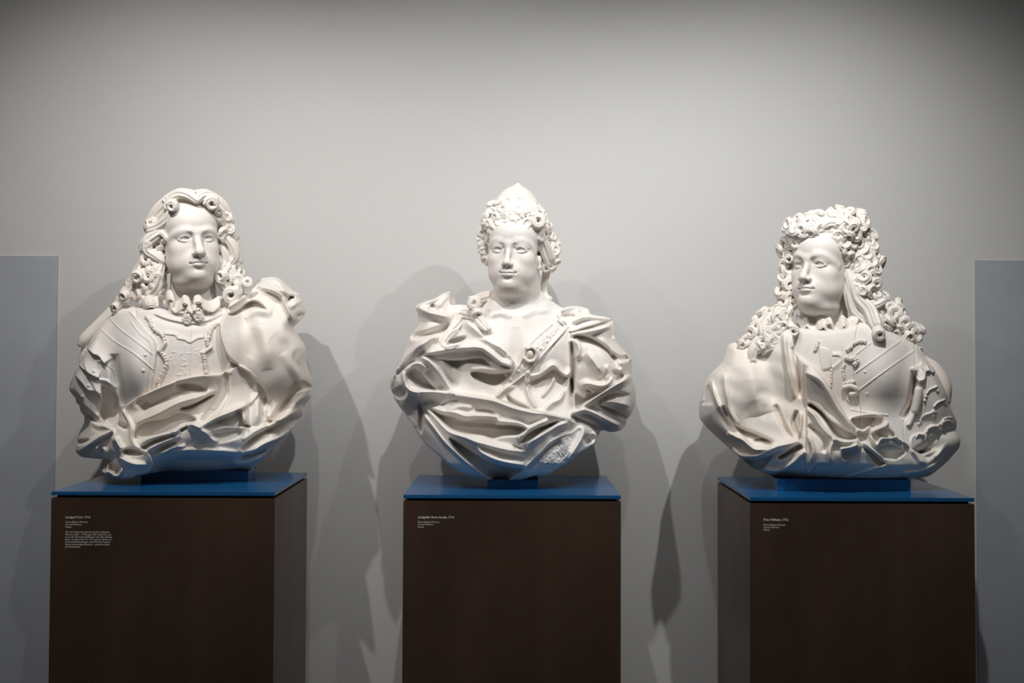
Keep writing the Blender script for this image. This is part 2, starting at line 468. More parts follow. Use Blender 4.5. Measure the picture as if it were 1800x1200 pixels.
def comma(V, c, R, n, start, sgn, turns=1.05, fat=.42, nst=6, groove=.12, k=1.5, out=.35):
    """a tapering lock of hair coiled on a surface whose normal is n"""
    a = np.array(n, float); a /= np.linalg.norm(a)
    u = np.cross(a, [0, 1.0, 0]) if abs(a[1]) < .95 else np.cross(a, [0, 0, 1.0])
    u /= np.linalg.norm(u); v = np.cross(a, u); P = []
    m = int(9*turns)+3
    for i in range(m):
        t = i/(m-1); th = start+sgn*t*turns*2*math.pi
        rr = R*(.95-.62*t**.8)
        p = np.array(c)+rr*(math.cos(th)*u+math.sin(th)*v)+a*(R*out*math.sin(t*2.4))
        P.append([*p, R*fat*(.35+.65*math.sin(min(t*1.9+.15, 2.2)))*(1-.25*t)])
    V.tube(P, k, 1, groove=groove, nst=nst, twist=.04)
def snail(c, R, axis, tr, turns=1.4, flat=1.8, start=0, sgn=1, lift=.25, tail=None):
    """points of a rolled ribbon curl around axis through c; outer radius R, band thickness tr"""
    a = np.array(axis, float); a /= np.linalg.norm(a)
    u = np.cross(a, [0, 0, 1.0]); 
    if np.linalg.norm(u) < .2: u = np.cross(a, [0, 1.0, 0])
    u /= np.linalg.norm(u); v = np.cross(a, u)
    n = int(10*turns)+2; out = []
    for i in range(n):
        t = i/(n-1); th = start+sgn*t*turns*2*math.pi
        rr = (R-tr)*(1-.55*t)
        p = np.array(c)+rr*(math.cos(th)*u+math.sin(th)*v)+a*(R*lift*t)
        out.append([*p, tr*(1-.25*t)])
    return out, a

# head in millimetres: X image right, Y up, Z forward; origin between the ears at eye level
class Head:
    def __init__(s, V, pos, yaw, pitch, roll, sc):
        """pos: (px, py, depth) of the origin in Vol coordinates; angles in degrees, yaw > 0 turns to image right"""
        s.V = V; s.p = np.array(pos, float)
        y, p, r = [math.radians(a) for a in (yaw, pitch, roll)]
        Ry = np.array([[math.cos(y), 0, math.sin(y)], [0, 1, 0], [-math.sin(y), 0, math.cos(y)]])
        Rx = np.array([[1, 0, 0], [0, math.cos(p), math.sin(p)], [0, -math.sin(p), math.cos(p)]])
        Rz = np.array([[math.cos(r), math.sin(r), 0], [-math.sin(r), math.cos(r), 0], [0, 0, 1]])
        R = Rz@Ry@Rx          # head -> (x right, y up, z forward)
        s.R = np.diag([1, -1, 1])@R      # -> volume axes (y down)
        s.sc = np.array(sc, float)/1.556     # px per mm along the head's own axes
    def P(s, q): return s.p+s.R@(np.array(q, float)*s.sc)
    def ell(s, c, r, k=8, sub=False, rot=0):
        M = s.R.T
        if rot:
            a = math.radians(rot); M = np.array([[math.cos(a), math.sin(a), 0], [-math.sin(a), math.cos(a), 0], [0, 0, 1]])@M
        s.V.ell(s.P(c), np.array(r)*s.sc, k/1.556, M, sub)
    def tube(s, pts, k=4, sub=False, n=5):
        Q = [[*s.P(p[:3]), p[3]*s.sc.mean()] for p in pts]
        s.V.tube(Q, k/1.556, n, sub)
    def both(s, f, c, r, **kw):
        for sg in (-1, 1):
            q = (c[0]*sg, c[1], c[2])
            kk = dict(kw)
            if 'rot' in kk: kk['rot'] = kk['rot']*sg
            f(q, r, **kk)
def face(h, o):
    """o: dict of feature options"""
    g = o.get
    jw = g('jaw', 1.0); fat = g('fat', 0.0); fem = g('fem', 0)
    h.ell((0, 45, -8), (73, 76, 94), 1)
    h.ell((0, 38, 26), (62, 58, 61), 16)
    h.ell((0, -22, 18), (61*jw, 84, 64), 18)
    h.ell((0, -62, 22), (54*jw, 42, 57), 20)
    h.both(h.ell, (36, -28, 48), (25, 27, 24+g('cheek', 0)), k=18)
    if fat: h.both(h.ell, (33, -68, 38), (25+4*fat, 28, 26+4*fat), k=24)
    h.ell((0, -68, 61), (32, 29, 27), 24)                       # muzzle
    h.ell((0, -98, 66+g('chinz', 0)), (19+g('chin', 0), 15+g('chin', 0)*.7, 17+g('chin', 0)), 22)
    if fat: h.ell((0, -112, 22), (44+6*fat, 20+5*fat, 44+3*fat), 28)
    bh = g('browh', 0); bz = g('browz', 0)
    for sg in (-1, 1):
        h.tube([(sg*8, 15, 80+bz, 5), (sg*22, 21+bh, 78+bz, 7), (sg*37, 20+bh, 70+bz, 7), (sg*50, 11, 54+bz, 7), (sg*56, -4, 38, 7)], 13)
    # sockets
    h.both(h.ell, (31, 1, 90+bz*.5), (18.5, 12, 14.5), k=8, sub=True, rot=-4)
    h.both(h.ell, (17, 3, 91), (7, 9, 11), k=8, sub=True)
    # nose
    nl = g('nose', 0.0); br = g('bridge', 7.5)
    h.tube([(0, 17, 80, br), (0, 3, 83, br-.5), (0, -14, 90+nl*.5, br), (0, -27, 97+nl*.8, br+.5), (0, -35, 98+nl, br)], 13)
    tp = g('tip', 10.5)
    h.ell((0, -38, 101+nl), (tp, tp*.88, tp*.95), 11)
    al = g('ala', 1)
    h.both(h.ell, (12.2*al, -41.5, 93.5), (7.5*al, 6.8, 10), k=6)
    h.both(h.ell, (6.6*al, -48.5, 99+nl*.4), (4*al, 3.4, 6), k=2.5, sub=True)
    h.tube([(0, -44, 101+nl*.5, 3.2), (0, -51, 93, 3.2)], 4)
    # eyes
    eo = g('eye', 1.0)
    for sg in (-1, 1):
        h.ell((sg*30, -.5, 64), (14.5, 14, 13.8), 1.5)
        h.tube([(sg*17, -3.5, 76.5, 1.3), (sg*21.5, 3.5*eo, 79.2, 1.9), (sg*29, 6.8*eo, 79.8, 2.3), (sg*37.5, 4.2*eo, 76.6, 2.2), (sg*44.5, -3.6, 70, 1.7)], 2.6)
        h.tube([(sg*19, 8.5, 79, 2.6), (sg*28, 12.2, 79.2, 3.6), (sg*38, 10.3, 73.5, 4.0), (sg*44.5, 4.5, 66, 3)], 8)
        h.tube([(sg*17, -3.5, 76, 1.3), (sg*23, -6.9*eo, 77, 1.5), (sg*31, -8.3*eo, 76.8, 1.7), (sg*38, -7*eo, 74, 1.6), (sg*44.5, -3.6, 70, 1.4)], 3.2)
        h.ell((sg*18, -3.5, 75), (3, 2, 3), 2.5)
        if g('iris', 1):
            gx, gy = g('gaze', (0, 0))
            c = np.array((sg*30+gx, gy+.5, 78.4-abs(gx)*.12))
            ring = [(c[0]+5*math.cos(t), c[1]+5*math.sin(t), c[2]-.9, .8) for t in np.linspace(0, 6.283, 17)]
            h.tube(ring, 1.8, sub=True, n=1)
            if g('iris', 1) > 1: h.ell((c[0], c[1]+1, c[2]+.8), (2.2, 2.4, 1.6), 1.4, True)
    # mouth
    my = -65.5+g('mouthy', 0); mw = g('mouthw', 23); lp = g('lip', 1.0); lz = g('lipz', 0)
    h.ell((0, my+4, 72+lz), (25, 20, 22), 12)
    h.tube([(-mw, my-.3, 82, 1.8), (-mw*.5, my+2.5, 90+lz, 3.2*lp), (-3, my+4.2, 94+lz, 3.6*lp), (0, my+3.4, 94+lz, 3.4*lp), (3, my+4.2, 94+lz, 3.6*lp), (mw*.5, my+2.5, 90+lz, 3.2*lp), (mw, my-.3, 82, 1.8)], 5)
    h.tube([(-mw*.8, my-3, 84, 2.0), (-mw*.4, my-5.6, 89.5+lz, 4.2*lp), (0, my-6.4, 91.5+lz, 4.8*lp), (mw*.4, my-5.6, 89.5+lz, 4.2*lp), (mw*.8, my-3, 84, 2.0)], 4)
    sm = g('smile', 0)
    h.tube([(-mw-2, my-.3+sm, 84.5, 1.2), (-mw*.5, my-.9, 94+lz, 1.3), (0, my-.6, 98.5+lz, 1.3), (mw*.5, my-.9, 94+lz, 1.3), (mw+2, my-.3+sm, 84.5, 1.2)], 2.5, sub=True)
    for sg in (-1, 1): h.ell((sg*(mw+1.5), my-.3+sm, 86.5), (2.4, 2.4, 3.5), 5, True)
    h.ell((0, my-16.5, 94+lz), (14, 4.2, 6), 8, True)
    h.tube([(0, -55, 99+lz, 1.6), (0, my+8, 99+lz, 2.0)], 4, sub=True)
    nf = g('naso', 1)
    if nf:
        for sg in (-1, 1):
            h.tube([(sg*17, -41, 91, 1.6*nf), (sg*25, -52, 88, 1.8*nf), (sg*31, -64, 86, 1.0*nf)], 8, sub=True)
    if g('glab', 0):
        for sg in (-1, 1): h.tube([(sg*4.5, 14, 90, 1.0), (sg*5, 23, 90, 1.0)], 4, sub=True)

# ------------------------------------------------------------------ light: track spots in front of the busts
def spot(name, x, y, z, tx, tz, energy, ang, blend, col=(1, .93, .84), r=.013):
    d = bpy.data.lights.new(name, 'SPOT'); d.energy = energy; d.spot_size = math.radians(ang); d.spot_blend = blend
    d.color = col; d.shadow_soft_size = r
    o = bpy.data.objects.new(name, d); C.objects.link(o); o.location = (x, y, z)
    o.rotation_euler = (Vector((tx, 4.0, tz))-Vector((x, y, z))).to_track_quat('-Z', 'Y').to_euler()
SY = 2.97
for sx_, sz_, pw_, cl_ in [(-1.02, 2.64, 50, (1, .95, .92)), (-.55, 2.76, 18, (1, .97, .95)), (-.10, 2.66, 42, (1, .985, .965)),
                           (.36, 2.76, 16, (1, .985, .965)), (.80, 2.62, 56, (1, .985, .96))]:
    spot('spot_light', sx_, SY, sz_, sx_*1.02, 1.66, pw_*.90, 104, 1, cl_)
w = bpy.data.worlds.new('world'); bpy.context.scene.world = w; w.use_nodes = True
ad = bpy.data.lights.new('ambient_fill', 'AREA'); ad.shape = 'RECTANGLE'; ad.size = 4; ad.size_y = 2.5; ad.energy = 22; ad.color = (.95, .97, 1)  # unseen overhead area lamp, added as neutral ambient fill
ao = bpy.data.objects.new('ambient_fill', ad); C.objects.link(ao); ao.location = (0, .4, 3.6)
sc = bpy.context.scene
sc.view_settings.view_transform = 'Standard'; sc.view_settings.look = 'None'; sc.view_settings.gamma = 1; sc.view_settings.exposure = -.10

# ------------------------------------------------------------------ busts
def bust_frame(cx, Y, zbase, label, blk=.028, wblk=62):
    p = at(cx, HOR, Y); a = math.atan2(p.x, p.y)
    sx = Y*math.cos(a)/FPX; sz = Y/FPX
    t = thing('marble_bust', label, 'bust', (p.x, p.y, zbase), -a, 'portrait busts')
    def T(q):
        """(pixel x, pixel y, depth in front of the bust's middle plane) -> the point seen there"""
        out = np.empty_like(q); k = 1-q[:, 2]/FPX
        out[:, 0] = (q[:, 0]-cx)*sx*k; out[:, 1] = -q[:, 2]*sz; out[:, 2] = (HOR-q[:, 1])*sz*k+(p.z-zbase)
        return out
    def floor_row(w):
        h = (blk if w < wblk else .0015)+.0004
        return HOR+(p.z-zbase-h)/(sz*(1-w/FPX))
    T.row = floor_row
    return t, T
def curl(V, x, y, w, R, ax=(0, 0, 1), tr=None, turns=1.5, flat=2.0, start=0, sgn=1, lift=.25, groove=.07, sp=3.6, k=2.2):
    tr = tr or R*.2; flat = flat*1.5
    pts, a = snail((x, y, w), R, ax, tr, turns, flat, start, sgn, lift)
    V.tube(pts, k, 1, groove=groove, axis=a, flat=flat, spacing=sp)
def lock(V, s, k=2, groove=.1, nst=8, twist=.05, n=5):
    V.tube(S(s) if isinstance(s, str) else s, k, n, groove=groove, nst=nst, twist=twist)
def tubes(V, txt, k=2, **kw):
    for l in txt.strip().split('\n'):
        if l.strip(): lock(V, l.strip(), k, **kw)

def bust1():
    t, T = bust_frame(335, 3.86, Z1, 'white marble bust of a man with long curls in armour and billowing cloak, farthest left')
    V = Vol((280, 345, -55), (395, 560, 95), .8)
    h = Head(V, (330, 420, 12), 14, 2, -2.5, (1.11, 1.04, 1.12))
    face(h, dict(jaw=1.06, fat=1, nose=5, tip=11.8, bridge=9.5, ala=.98, mouthw=19, iris=1, gaze=(2, 0), naso=1.3, chin=5, chinz=4, lip=1.15, lipz=2, browz=5, browh=-1, smile=-1.5))
    V.tube([[338, 460, -5, 40], [338, 500, -6, 40], [338, 556, -8, 46]], 8)
    V.mesh('head', T, M_marble, t)
    # wig
    W = Vol((190, 322, -75), (450, 570, 100), 1.1)
    h2 = Head(W, (330, 420, 12), 14, 2, -2.5, (1.11, 1.04, 1.12))
    h2.ell((0, 40, -22), (80, 84, 88), 1)
    W.tube([[276, 400, -5, 18], [268, 440, -5, 20], [268, 490, 0, 24], [262, 520, 0, 22]], 8)
    W.tube([[392, 395, -10, 16], [398, 440, -8, 16], [404, 480, -5, 18], [412, 505, 0, 18]], 8)
    h2.ell((0, 30, 74), (52, 62, 60), 6, True)      # keep the hair off the face
    tubes(W, '''
    342,350,66,7 326,341,62,9 310,341,52,9 296,352,44,8 290,366,44,6
    340,346,50,9 318,345,40,12 292,362,28,13 272,388,14,12 262,412,10,8
    342,344,34,10 312,346,22,14 282,368,8,14 262,400,-4,12
    345,342,20,10 360,344,15,12 385,360,5,12 400,385,-5,10
    344,350,64,7 352,342,60,9 364,343,52,9 374,356,46,8
    300,372,44,8 290,386,42,9 276,398,34,9 262,404,28,9
    286,404,34,7 270,414,32,10 258,426,30,10 258,442,30,9 272,452,34,7 284,460,34,5
    282,464,30,7 276,482,30,12 272,500,28,14 262,516,26,12
    384,372,34,6 392,388,30,8 400,400,24,8
    388,408,30,6 398,418,28,8 408,432,26,9 412,448,24,8 404,462,22,6
    386,430,28,5 394,444,26,7 396,460,24,7 388,470,26,5
    386,452,22,6 398,468,22,9 410,484,20,11 420,496,20,9
    384,478,22,8 388,494,24,9 398,506,24,10
    250,478,10,10 240,496,8,11 226,512,8,9 214,530,6,8 204,545,4,6
    256,460,0,12 244,480,-4,12 232,500,-4,9''')
    B = Vol((190, 322, -75), (450, 570, 100), 1.6)
    B.ell((333, 400, -2), (72, 62, 60), 4)
    B.tube([[276, 400, 0, 18], [268, 440, 4, 22], [266, 490, 10, 26], [262, 520, 8, 22]], 8)
    B.tube([[392, 395, -4, 16], [400, 440, 0, 19], [404, 480, 6, 20], [412, 505, 10, 18]], 8)
    B.tube([[255, 480, 0, 12], [232, 512, 0, 12], [206, 545, -4, 8]], 6)
    scatter(W, B, [q for q in hexgrid(200, 415, 292, 548, 17, 31) if q[0] > 268-(q[1]-400)*.5], 13, .42, .95, 41)
    scatter(W, B, [q for q in hexgrid(386, 376, 432, 520, 16, 32)], 12, .42, .95, 42)
    scatter(W, B, [(322, 338), (352, 336), (385, 352), (285, 362)], 9, .42, 1.0, 43)
    for a in [(301, 362, 62, 13, (-.35, .1, 1), 3.6, 1.5, 1.9, 2.2), (290, 352, 40, 9, (-.6, -.3, .7)), (341, 340, 58, 8, (.2, -.3, 1)),
              (369, 354, 56, 17, (.1, .25, 1), 4.6, 1.5, 1.5, 3.5), (381, 368, 44, 10, (.2, .4, 1)), (396, 381, 30, 12, (.3, -.5, 1)),
              (401, 402, 28, 13, (.1, -.3, 1)), (264, 396, 26, 13, (-.3, -.5, 1)), (243, 487, 30, 15, (-.5, .3, 1), 3.6, 1.4, 2.0, 1.2),
              (269, 475, 36, 9, (.2, .1, 1)), (222, 520, 16, 13, (-.8, .4, .8), 3.4, 1.3, 2.0, 0), (203, 541, 10, 10, (-.6, .5, .8)),
              (228, 500, 0, 10, (-.7, -.4, .7)), (262, 532, 34, 17, (.2, .9, .5), 5.5, 1.3, 1.6, 0), (383, 461, 26, 9, (-.4, .1, 1)),
              (391, 485, 36, 14, (-.7, .05, 1), 3.8, 1.3, 2.0, 0), (406, 517, 40, 19, (-.15, .1, 1), 4.8, 1.9, 1.7, 2.4),
              (434, 496, 26, 12, (.1, -.2, 1), 3.4, 1.7, 1.6, 1), (420, 478, 10, 11, (.5, -.2, 1)), (258, 430, 34, 9, (-.6, .2, .8))]:
        curl(W, *a[:4], ax=a[4], tr=a[5] if len(a) > 5 else None, turns=a[6] if len(a) > 6 else 1.4, flat=a[7] if len(a) > 7 else 1.8, start=a[8] if len(a) > 8 else 1)
    W.mesh('wig', T, M_hair, t)
    body1(t, T)

def scatter(W, base, pts, R, fat=.42, turns=1.05, seed=0, tilt=.35, sink=.1, nst=6, groove=.13, out=.35):
    """coil tapering locks on the surface of base at the given pixel spots"""
    r = np.random.default_rng(seed)
    for q in pts:
        x, y = q[0], q[1]; RR = (q[2] if len(q) > 2 else R)*r.uniform(.85, 1.15)
        f = base.surf(x, y)
        if f is None: continue
        w, n = f
        ax = n+np.array([r.uniform(-tilt, tilt), r.uniform(-tilt, tilt), 0])
        c = np.array([x, y, w])-n*RR*(sink+r.uniform(-.15, .15))
        comma(W, c, RR, ax, r.uniform(0, 6.28), 1 if r.random() < .5 else -1, turns*r.uniform(.85, 1.25), fat, nst, groove, 1.5, out)
def hexgrid(x0, y0, x1, y1, d, seed=0, j=.22):
    r = np.random.default_rng(seed); out = []
    for i, y in enumerate(np.arange(y0, y1, d*.86)):
        for x in np.arange(x0+(i % 2)*d/2, x1, d):
            out.append((x+r.uniform(-j, j)*d, y+r.uniform(-j, j)*d))
    return out

def lace(V, F, s, dw, r, seed=0, amp=2.2, step=2.6, k=1.0):
    """a ruffled lace edging: a wandering row of small scallops"""
    rr = np.random.default_rng(seed); P = cr(S(s), 8)
    L = np.concatenate([[0], np.cumsum(np.linalg.norm(np.diff(P[:, :2], axis=0), axis=1))])
    pts = []
    for d in np.arange(0, L[-1], step):
        x = np.interp(d, L, P[:, 0]); y = np.interp(d, L, P[:, 1])
        pts.append([x+rr.uniform(-amp, amp)*.5, y+rr.uniform(-amp, amp)*.3])
    Q = onF(F, pts, dw, r*.75)
    if len(Q) > 2: V.tube([[q[0], q[1], q[2]-.5, r*.6] for q in Q], 1, 2)
    for i, q in enumerate(Q):
        j = min(max(i, 1), len(Q)-2) if len(Q) > 2 else 0
        d = np.array(Q[min(j+1, len(Q)-1)][:2])-np.array(Q[max(j-1, 0)][:2]); d /= max(np.linalg.norm(d), 1e-6)
        M = [[d[0], d[1], 0], [-d[1], d[0], 0], [0, 0, 1]]
        V.ell((q[0], q[1], q[2]+rr.uniform(-.3, .8)), (r*.42, r*rr.uniform(.95, 1.25), r*.8), k, M)
        if i % 2: V.ell((q[0]+rr.uniform(-1, 1), q[1]+1, q[2]+r*.8), (r*.28, r*.28, r*.5), .4, None, True)
def ruffle(V, F, s, dw, width, thick, axis, k=1.5, amp=0, sp=3.4, groove=.08):
    Q = onF(F, s, dw, thick) if F is not None else [list(q)+[thick] for q in (S(s) if isinstance(s, str) else s)]
    V.tube(Q, k, 6, groove=groove, axis=axis, flat=width/thick, spacing=sp)
def bust2():
    t, T = bust_frame(902, 3.88, Z2, 'white marble bust of a woman with pinned-up curls and wrapped mantle, in the middle', .022, 90)
    V = Vol((845, 360, -55), (965, 560, 95), .8)
    h = Head(V, (906, 438.5, 12), -13, 1, 1.0, (1.07, 1.0, 1.06))
    face(h, dict(jaw=.92, fat=.3, nose=0, tip=8.8, bridge=6.5, ala=.8, mouthw=19, iris=0, gaze=(-1, 0), naso=.5, chin=3, chinz=3, lip=.95, cheek=2, smile=1, browh=1, eye=1.0))
    h.ell((62, -30, 0), (7, 16, 12), 4); h.ell((64, -46, 2), (6, 8, 6), 4)
    V.tube([[908, 470, -4, 38], [911, 508, -3, 39], [911, 556, -8, 45]], 16)
    V.mesh('head', T, M_marble, t)
    B = Vol((825, 310, -85), (1000, 540, 95), 1.1)
    h2 = Head(B, (906, 438.5, 12), -13, 1, 1.0, (1.07, 1.0, 1.06))
    h2.ell((0, 45, -20), (80, 84, 88), 1)
    B.ell((905, 392, 5), (58, 46, 56), 12)
    B.tube([[962, 420, -5, 17], [966, 450, -2, 17], [958, 466, 2, 12]], 10)
    B.tube([[852, 405, -2, 14], [853, 440, -4, 12], [857, 462, -4, 7]], 8)
    h2.ell((-2, 0, 84), (50, 68, 56), 5, True)
    W = Vol((825, 310, -85), (1000, 540, 95), 1.0)
    W.d[:] = 30
    B2 = B
    # smooth pointed cap behind the curls
    W.tube([[909, 323, 2, 3], [909, 330, 2, 8.5], [908, 344, 2, 20], [907, 364, 0, 37], [905, 392, -4, 52]], 4, 4, groove=.012, nst=30)
    h3 = Head(W, (906, 438.5, 12), -13, 1, 1.0, (1.07, 1.0, 1.06))
    h3.ell((0, 45, -20), (78, 82, 86), 4)
    W.tube([[962, 420, -5, 15], [966, 450, -2, 15], [958, 466, 2, 10]], 10)
    W.tube([[852, 405, -2, 12], [853, 440, -4, 10], [857, 462, -4, 6]], 8)
    h3.ell((-2, 0, 84), (50, 68, 56), 5, True)
    pts = [(350,155,45),(275,210,42),(240,285,45),(226,352,42),(215,430,42),(190,500,30),(205,560,35),(222,625,32),(320,200,40),(415,175,34),(360,250,42),(480,165,45),(545,185,34),(590,165,38),(470,265,48),(405,285,38),(300,300,38),(270,380,38),(530,240,40),(600,220,52),(680,205,42),(722,290,45),(660,285,36),(745,385,45),(690,400,48),(772,470,46),(640,455,44),(700,480,40),(745,550,56),(765,640,36),(735,690,38),(680,690,38),(700,620,44),(650,540,30)]
    scatter(W, B, [(800+a/4.2875, 310+b/4.2875, c/4.2875*1.12) for a, b, c in pts], 10, .4, 1.2, 3)
    scatter(W, B, [q for q in hexgrid(852, 348, 985, 400, 12, 9) if q[1] > 352-abs(q[0]-908)*.05+8], 8.5, .42, 1.0, 21)
    scatter(W, B, [q for q in hexgrid(948, 395, 985, 470, 12, 9)]+[q for q in hexgrid(842, 380, 862, 465, 11, 9)], 8, .42, 1.1, 22)
    for g in [(944, 388, 52, 17, (.15, -.05, 1), 4.6, 1.9, 1.5, 1)]:
        curl(W, *g[:4], ax=g[4], tr=g[5], turns=g[6], flat=g[7], start=g[8])
    tubes(W, '''
    930,372,50,5 945,402,42,6 955,420,34,6 962,436,26,7 968,452,18,7
    938,405,38,5 950,425,30,6 956,445,24,6 962,462,16,6
    884,380,54,4 870,392,44,6 862,408,34,6 855,424,22,6
    915,382,58,4 905,372,56,6 892,372,54,6 880,380,48,5
    912,382,58,4 922,372,56,6 934,370,50,5
    962,470,-14,7 958,490,-16,6 956,510,-16,5 960,522,-14,5
    870,520,-30,8 850,522,-24,9 832,530,-18,8''')
    W.ell((963, 525, -12), (8, 6, 7), 3)
    W.mesh('hair', T, M_hair, t)
    body2(t, T)

def bust3():
    t, T = bust_frame(1452, 3.82, Z3, 'white marble bust of a man in a towering full curled wig, farthest right', .030, 120)
    V = Vol((1375, 390, -55), (1515, 600, 100), .8)
    h = Head(V, (1450, 467.5, 14), -31, 5, -1, (1.14, 1.04, 1.1))
    face(h, dict(jaw=1.03, fat=1, nose=2, tip=10, bridge=7.5, ala=.95, mouthw=19, iris=0, naso=.6, chin=6, chinz=5, lip=1.1, browh=2, browz=4, smile=-1))
    V.tube([[1448, 510, -8, 42], [1448, 545, -8, 42], [1448, 600, -10, 46]], 10)
    V.mesh('head', T, M_marble, t)
    B = Vol((1285, 345, -95), (1640, 660, 95), 1.3)
    h2 = Head(B, (1450, 467.5, 14), -31, 5, -1, (1.14, 1.04, 1.1))
    h2.ell((0, 40, -20), (80, 84, 88), 1)
    B.ell((1424, 408, 12), (42, 34, 50), 14)
    B.ell((1484, 402, 6), (42, 36, 52), 14)
    B.tube([[1512, 420, 0, 24], [1518, 460, 6, 27], [1516, 500, 12, 28], [1520, 535, 16, 24], [1540, 560, 14, 16], [1552, 572, 20, 12]], 10)
    B.tube([[1520, 520, -12, 20], [1552, 545, -12, 22], [1585, 570, -14, 16], [1606, 595, -16, 10]], 10)
    B.tube([[1394, 420, 4, 14], [1385, 460, 4, 16], [1383, 500, 8, 17], [1376, 540, 10, 19], [1352, 568, 14, 22], [1325, 592, 20, 18], [1312, 606, 22, 12]], 10)
    B.tube([[1376, 540, 26, 12], [1362, 580, 40, 12], [1342, 606, 46, 11]], 8)
    h2.ell((0, 2, 84), (60, 84, 62), 5, True)
    W = Vol((1285, 345, -95), (1640, 660, 108), 1.1)
    h3 = Head(W, (1450, 467.5, 14), -31, 5, -1, (1.14, 1.04, 1.1))
    h3.ell((0, 40, -20), (76, 80, 84), 1)
    for a in [[[1512, 420, 0, 20], [1518, 460, 6, 23], [1516, 500, 12, 24], [1520, 535, 16, 20], [1540, 560, 14, 13]],
              [[1520, 520, -12, 17], [1552, 545, -12, 19], [1585, 570, -14, 13], [1606, 595, -16, 8]],
              [[1394, 420, 4, 11], [1385, 460, 4, 13], [1383, 500, 8, 14], [1376, 540, 10, 16], [1352, 568, 14, 19], [1325, 592, 20, 15]]]:
        W.tube(a, 8)
    W.ell((1424, 408, 12), (39, 31, 47), 12); W.ell((1484, 402, 6), (39, 33, 49), 12)
    h3.ell((0, 2, 84), (60, 83, 62), 5, True)
    pts = [q for q in hexgrid(1378, 366, 1560, 560, 14, 5) if not (((q[0]-1440)/52)**2+((q[1]-478)/72)**2 < 1) and not (1500 < q[0] and q[1] > 540) and not (1490 < q[0] < 1530 and q[1] > 520)]
    scatter(W, B, pts, 13.5, .45, .95, 11, nst=5, groove=.17, out=.45)
    r = np.random.default_rng(77)
    for (x, y) in cr(S('1398,432 1404,420 1416,410 1430,403 1445,402 1460,407 1472,418 1480,432 1485,450 1488,466'), 2):
        comma(W, (x+r.uniform(-2, 2), y-3+r.uniform(-2, 2), 56-((x-1438)/12)**2*.9), 8.5, (r.uniform(-.3, .3), r.uniform(-.4, .1), 1), r.uniform(0, 6), r.choice([-1, 1]), 1.0, .45, 5, .15)
    pts = [q for q in hexgrid(1530, 540, 1625, 640, 15, 6)]+[q for q in hexgrid(1296, 550, 1385, 640, 15, 8)]
    scatter(W, B, pts, 14, .42, 1.1, 12)
    tubes(W, '''
    1440,404,60,3 1428,408,60,5 1414,414,56,6 1402,424,48,5
    1446,398,60,5 1430,396,60,7 1410,400,54,7 1398,410,44,6
    1448,398,60,5 1462,392,58,8 1480,398,50,8 1494,412,40,7
    1488,470,36,6 1498,500,40,9 1508,525,40,11 1528,545,44,12 1540,570,58,11
    1486,490,32,6 1492,520,36,9 1500,545,36,9 1520,562,36,9 1540,575,36,8
    1490,500,30,5 1510,530,44,6 1535,538,40,7 1552,530,34,6
    1372,548,36,7 1378,570,46,9 1370,582,50,8
    1352,560,36,9 1340,580,44,9 1352,600,50,9 1370,598,52,6
    1330,600,44,8 1322,618,50,9 1320,634,50,8
    1380,560,40,6 1394,575,44,5 1400,592,44,4''', nst=7)
    for a in [(1388, 455, 34, 11, (-.5, 0, 1)), (1544, 584, 66, 14, (.15, .35, 1), 4.2, 1.7, 2.6, 1), (1518, 512, 46, 12, (-.3, .1, 1)), (1590, 565, 0, 15, (.2, .2, 1)),
              (1574, 585, 16, 11, (.2, .5, 1)), (1597, 590, 4, 13, (.4, .5, 1)), (1612, 614, -10, 10, (.6, .4, .6)),
              (1394, 582, 50, 13, (.1, 0, 1), 4, 1.3), (1303, 607, 40, 10, (-.2, .1, 1)), (1322, 636, 52, 9, (.2, .5, 1)), (1378, 572, 54, 10, (-.3, .3, 1))]:
        curl(W, *a[:4], ax=a[4], tr=a[5] if len(a) > 5 else None, turns=a[6] if len(a) > 6 else 1.4, flat=a[7] if len(a) > 7 else 1.8, start=a[8] if len(a) > 8 else 1)
    W.mesh('wig', T, M_hair, t)
    body3(t, T)
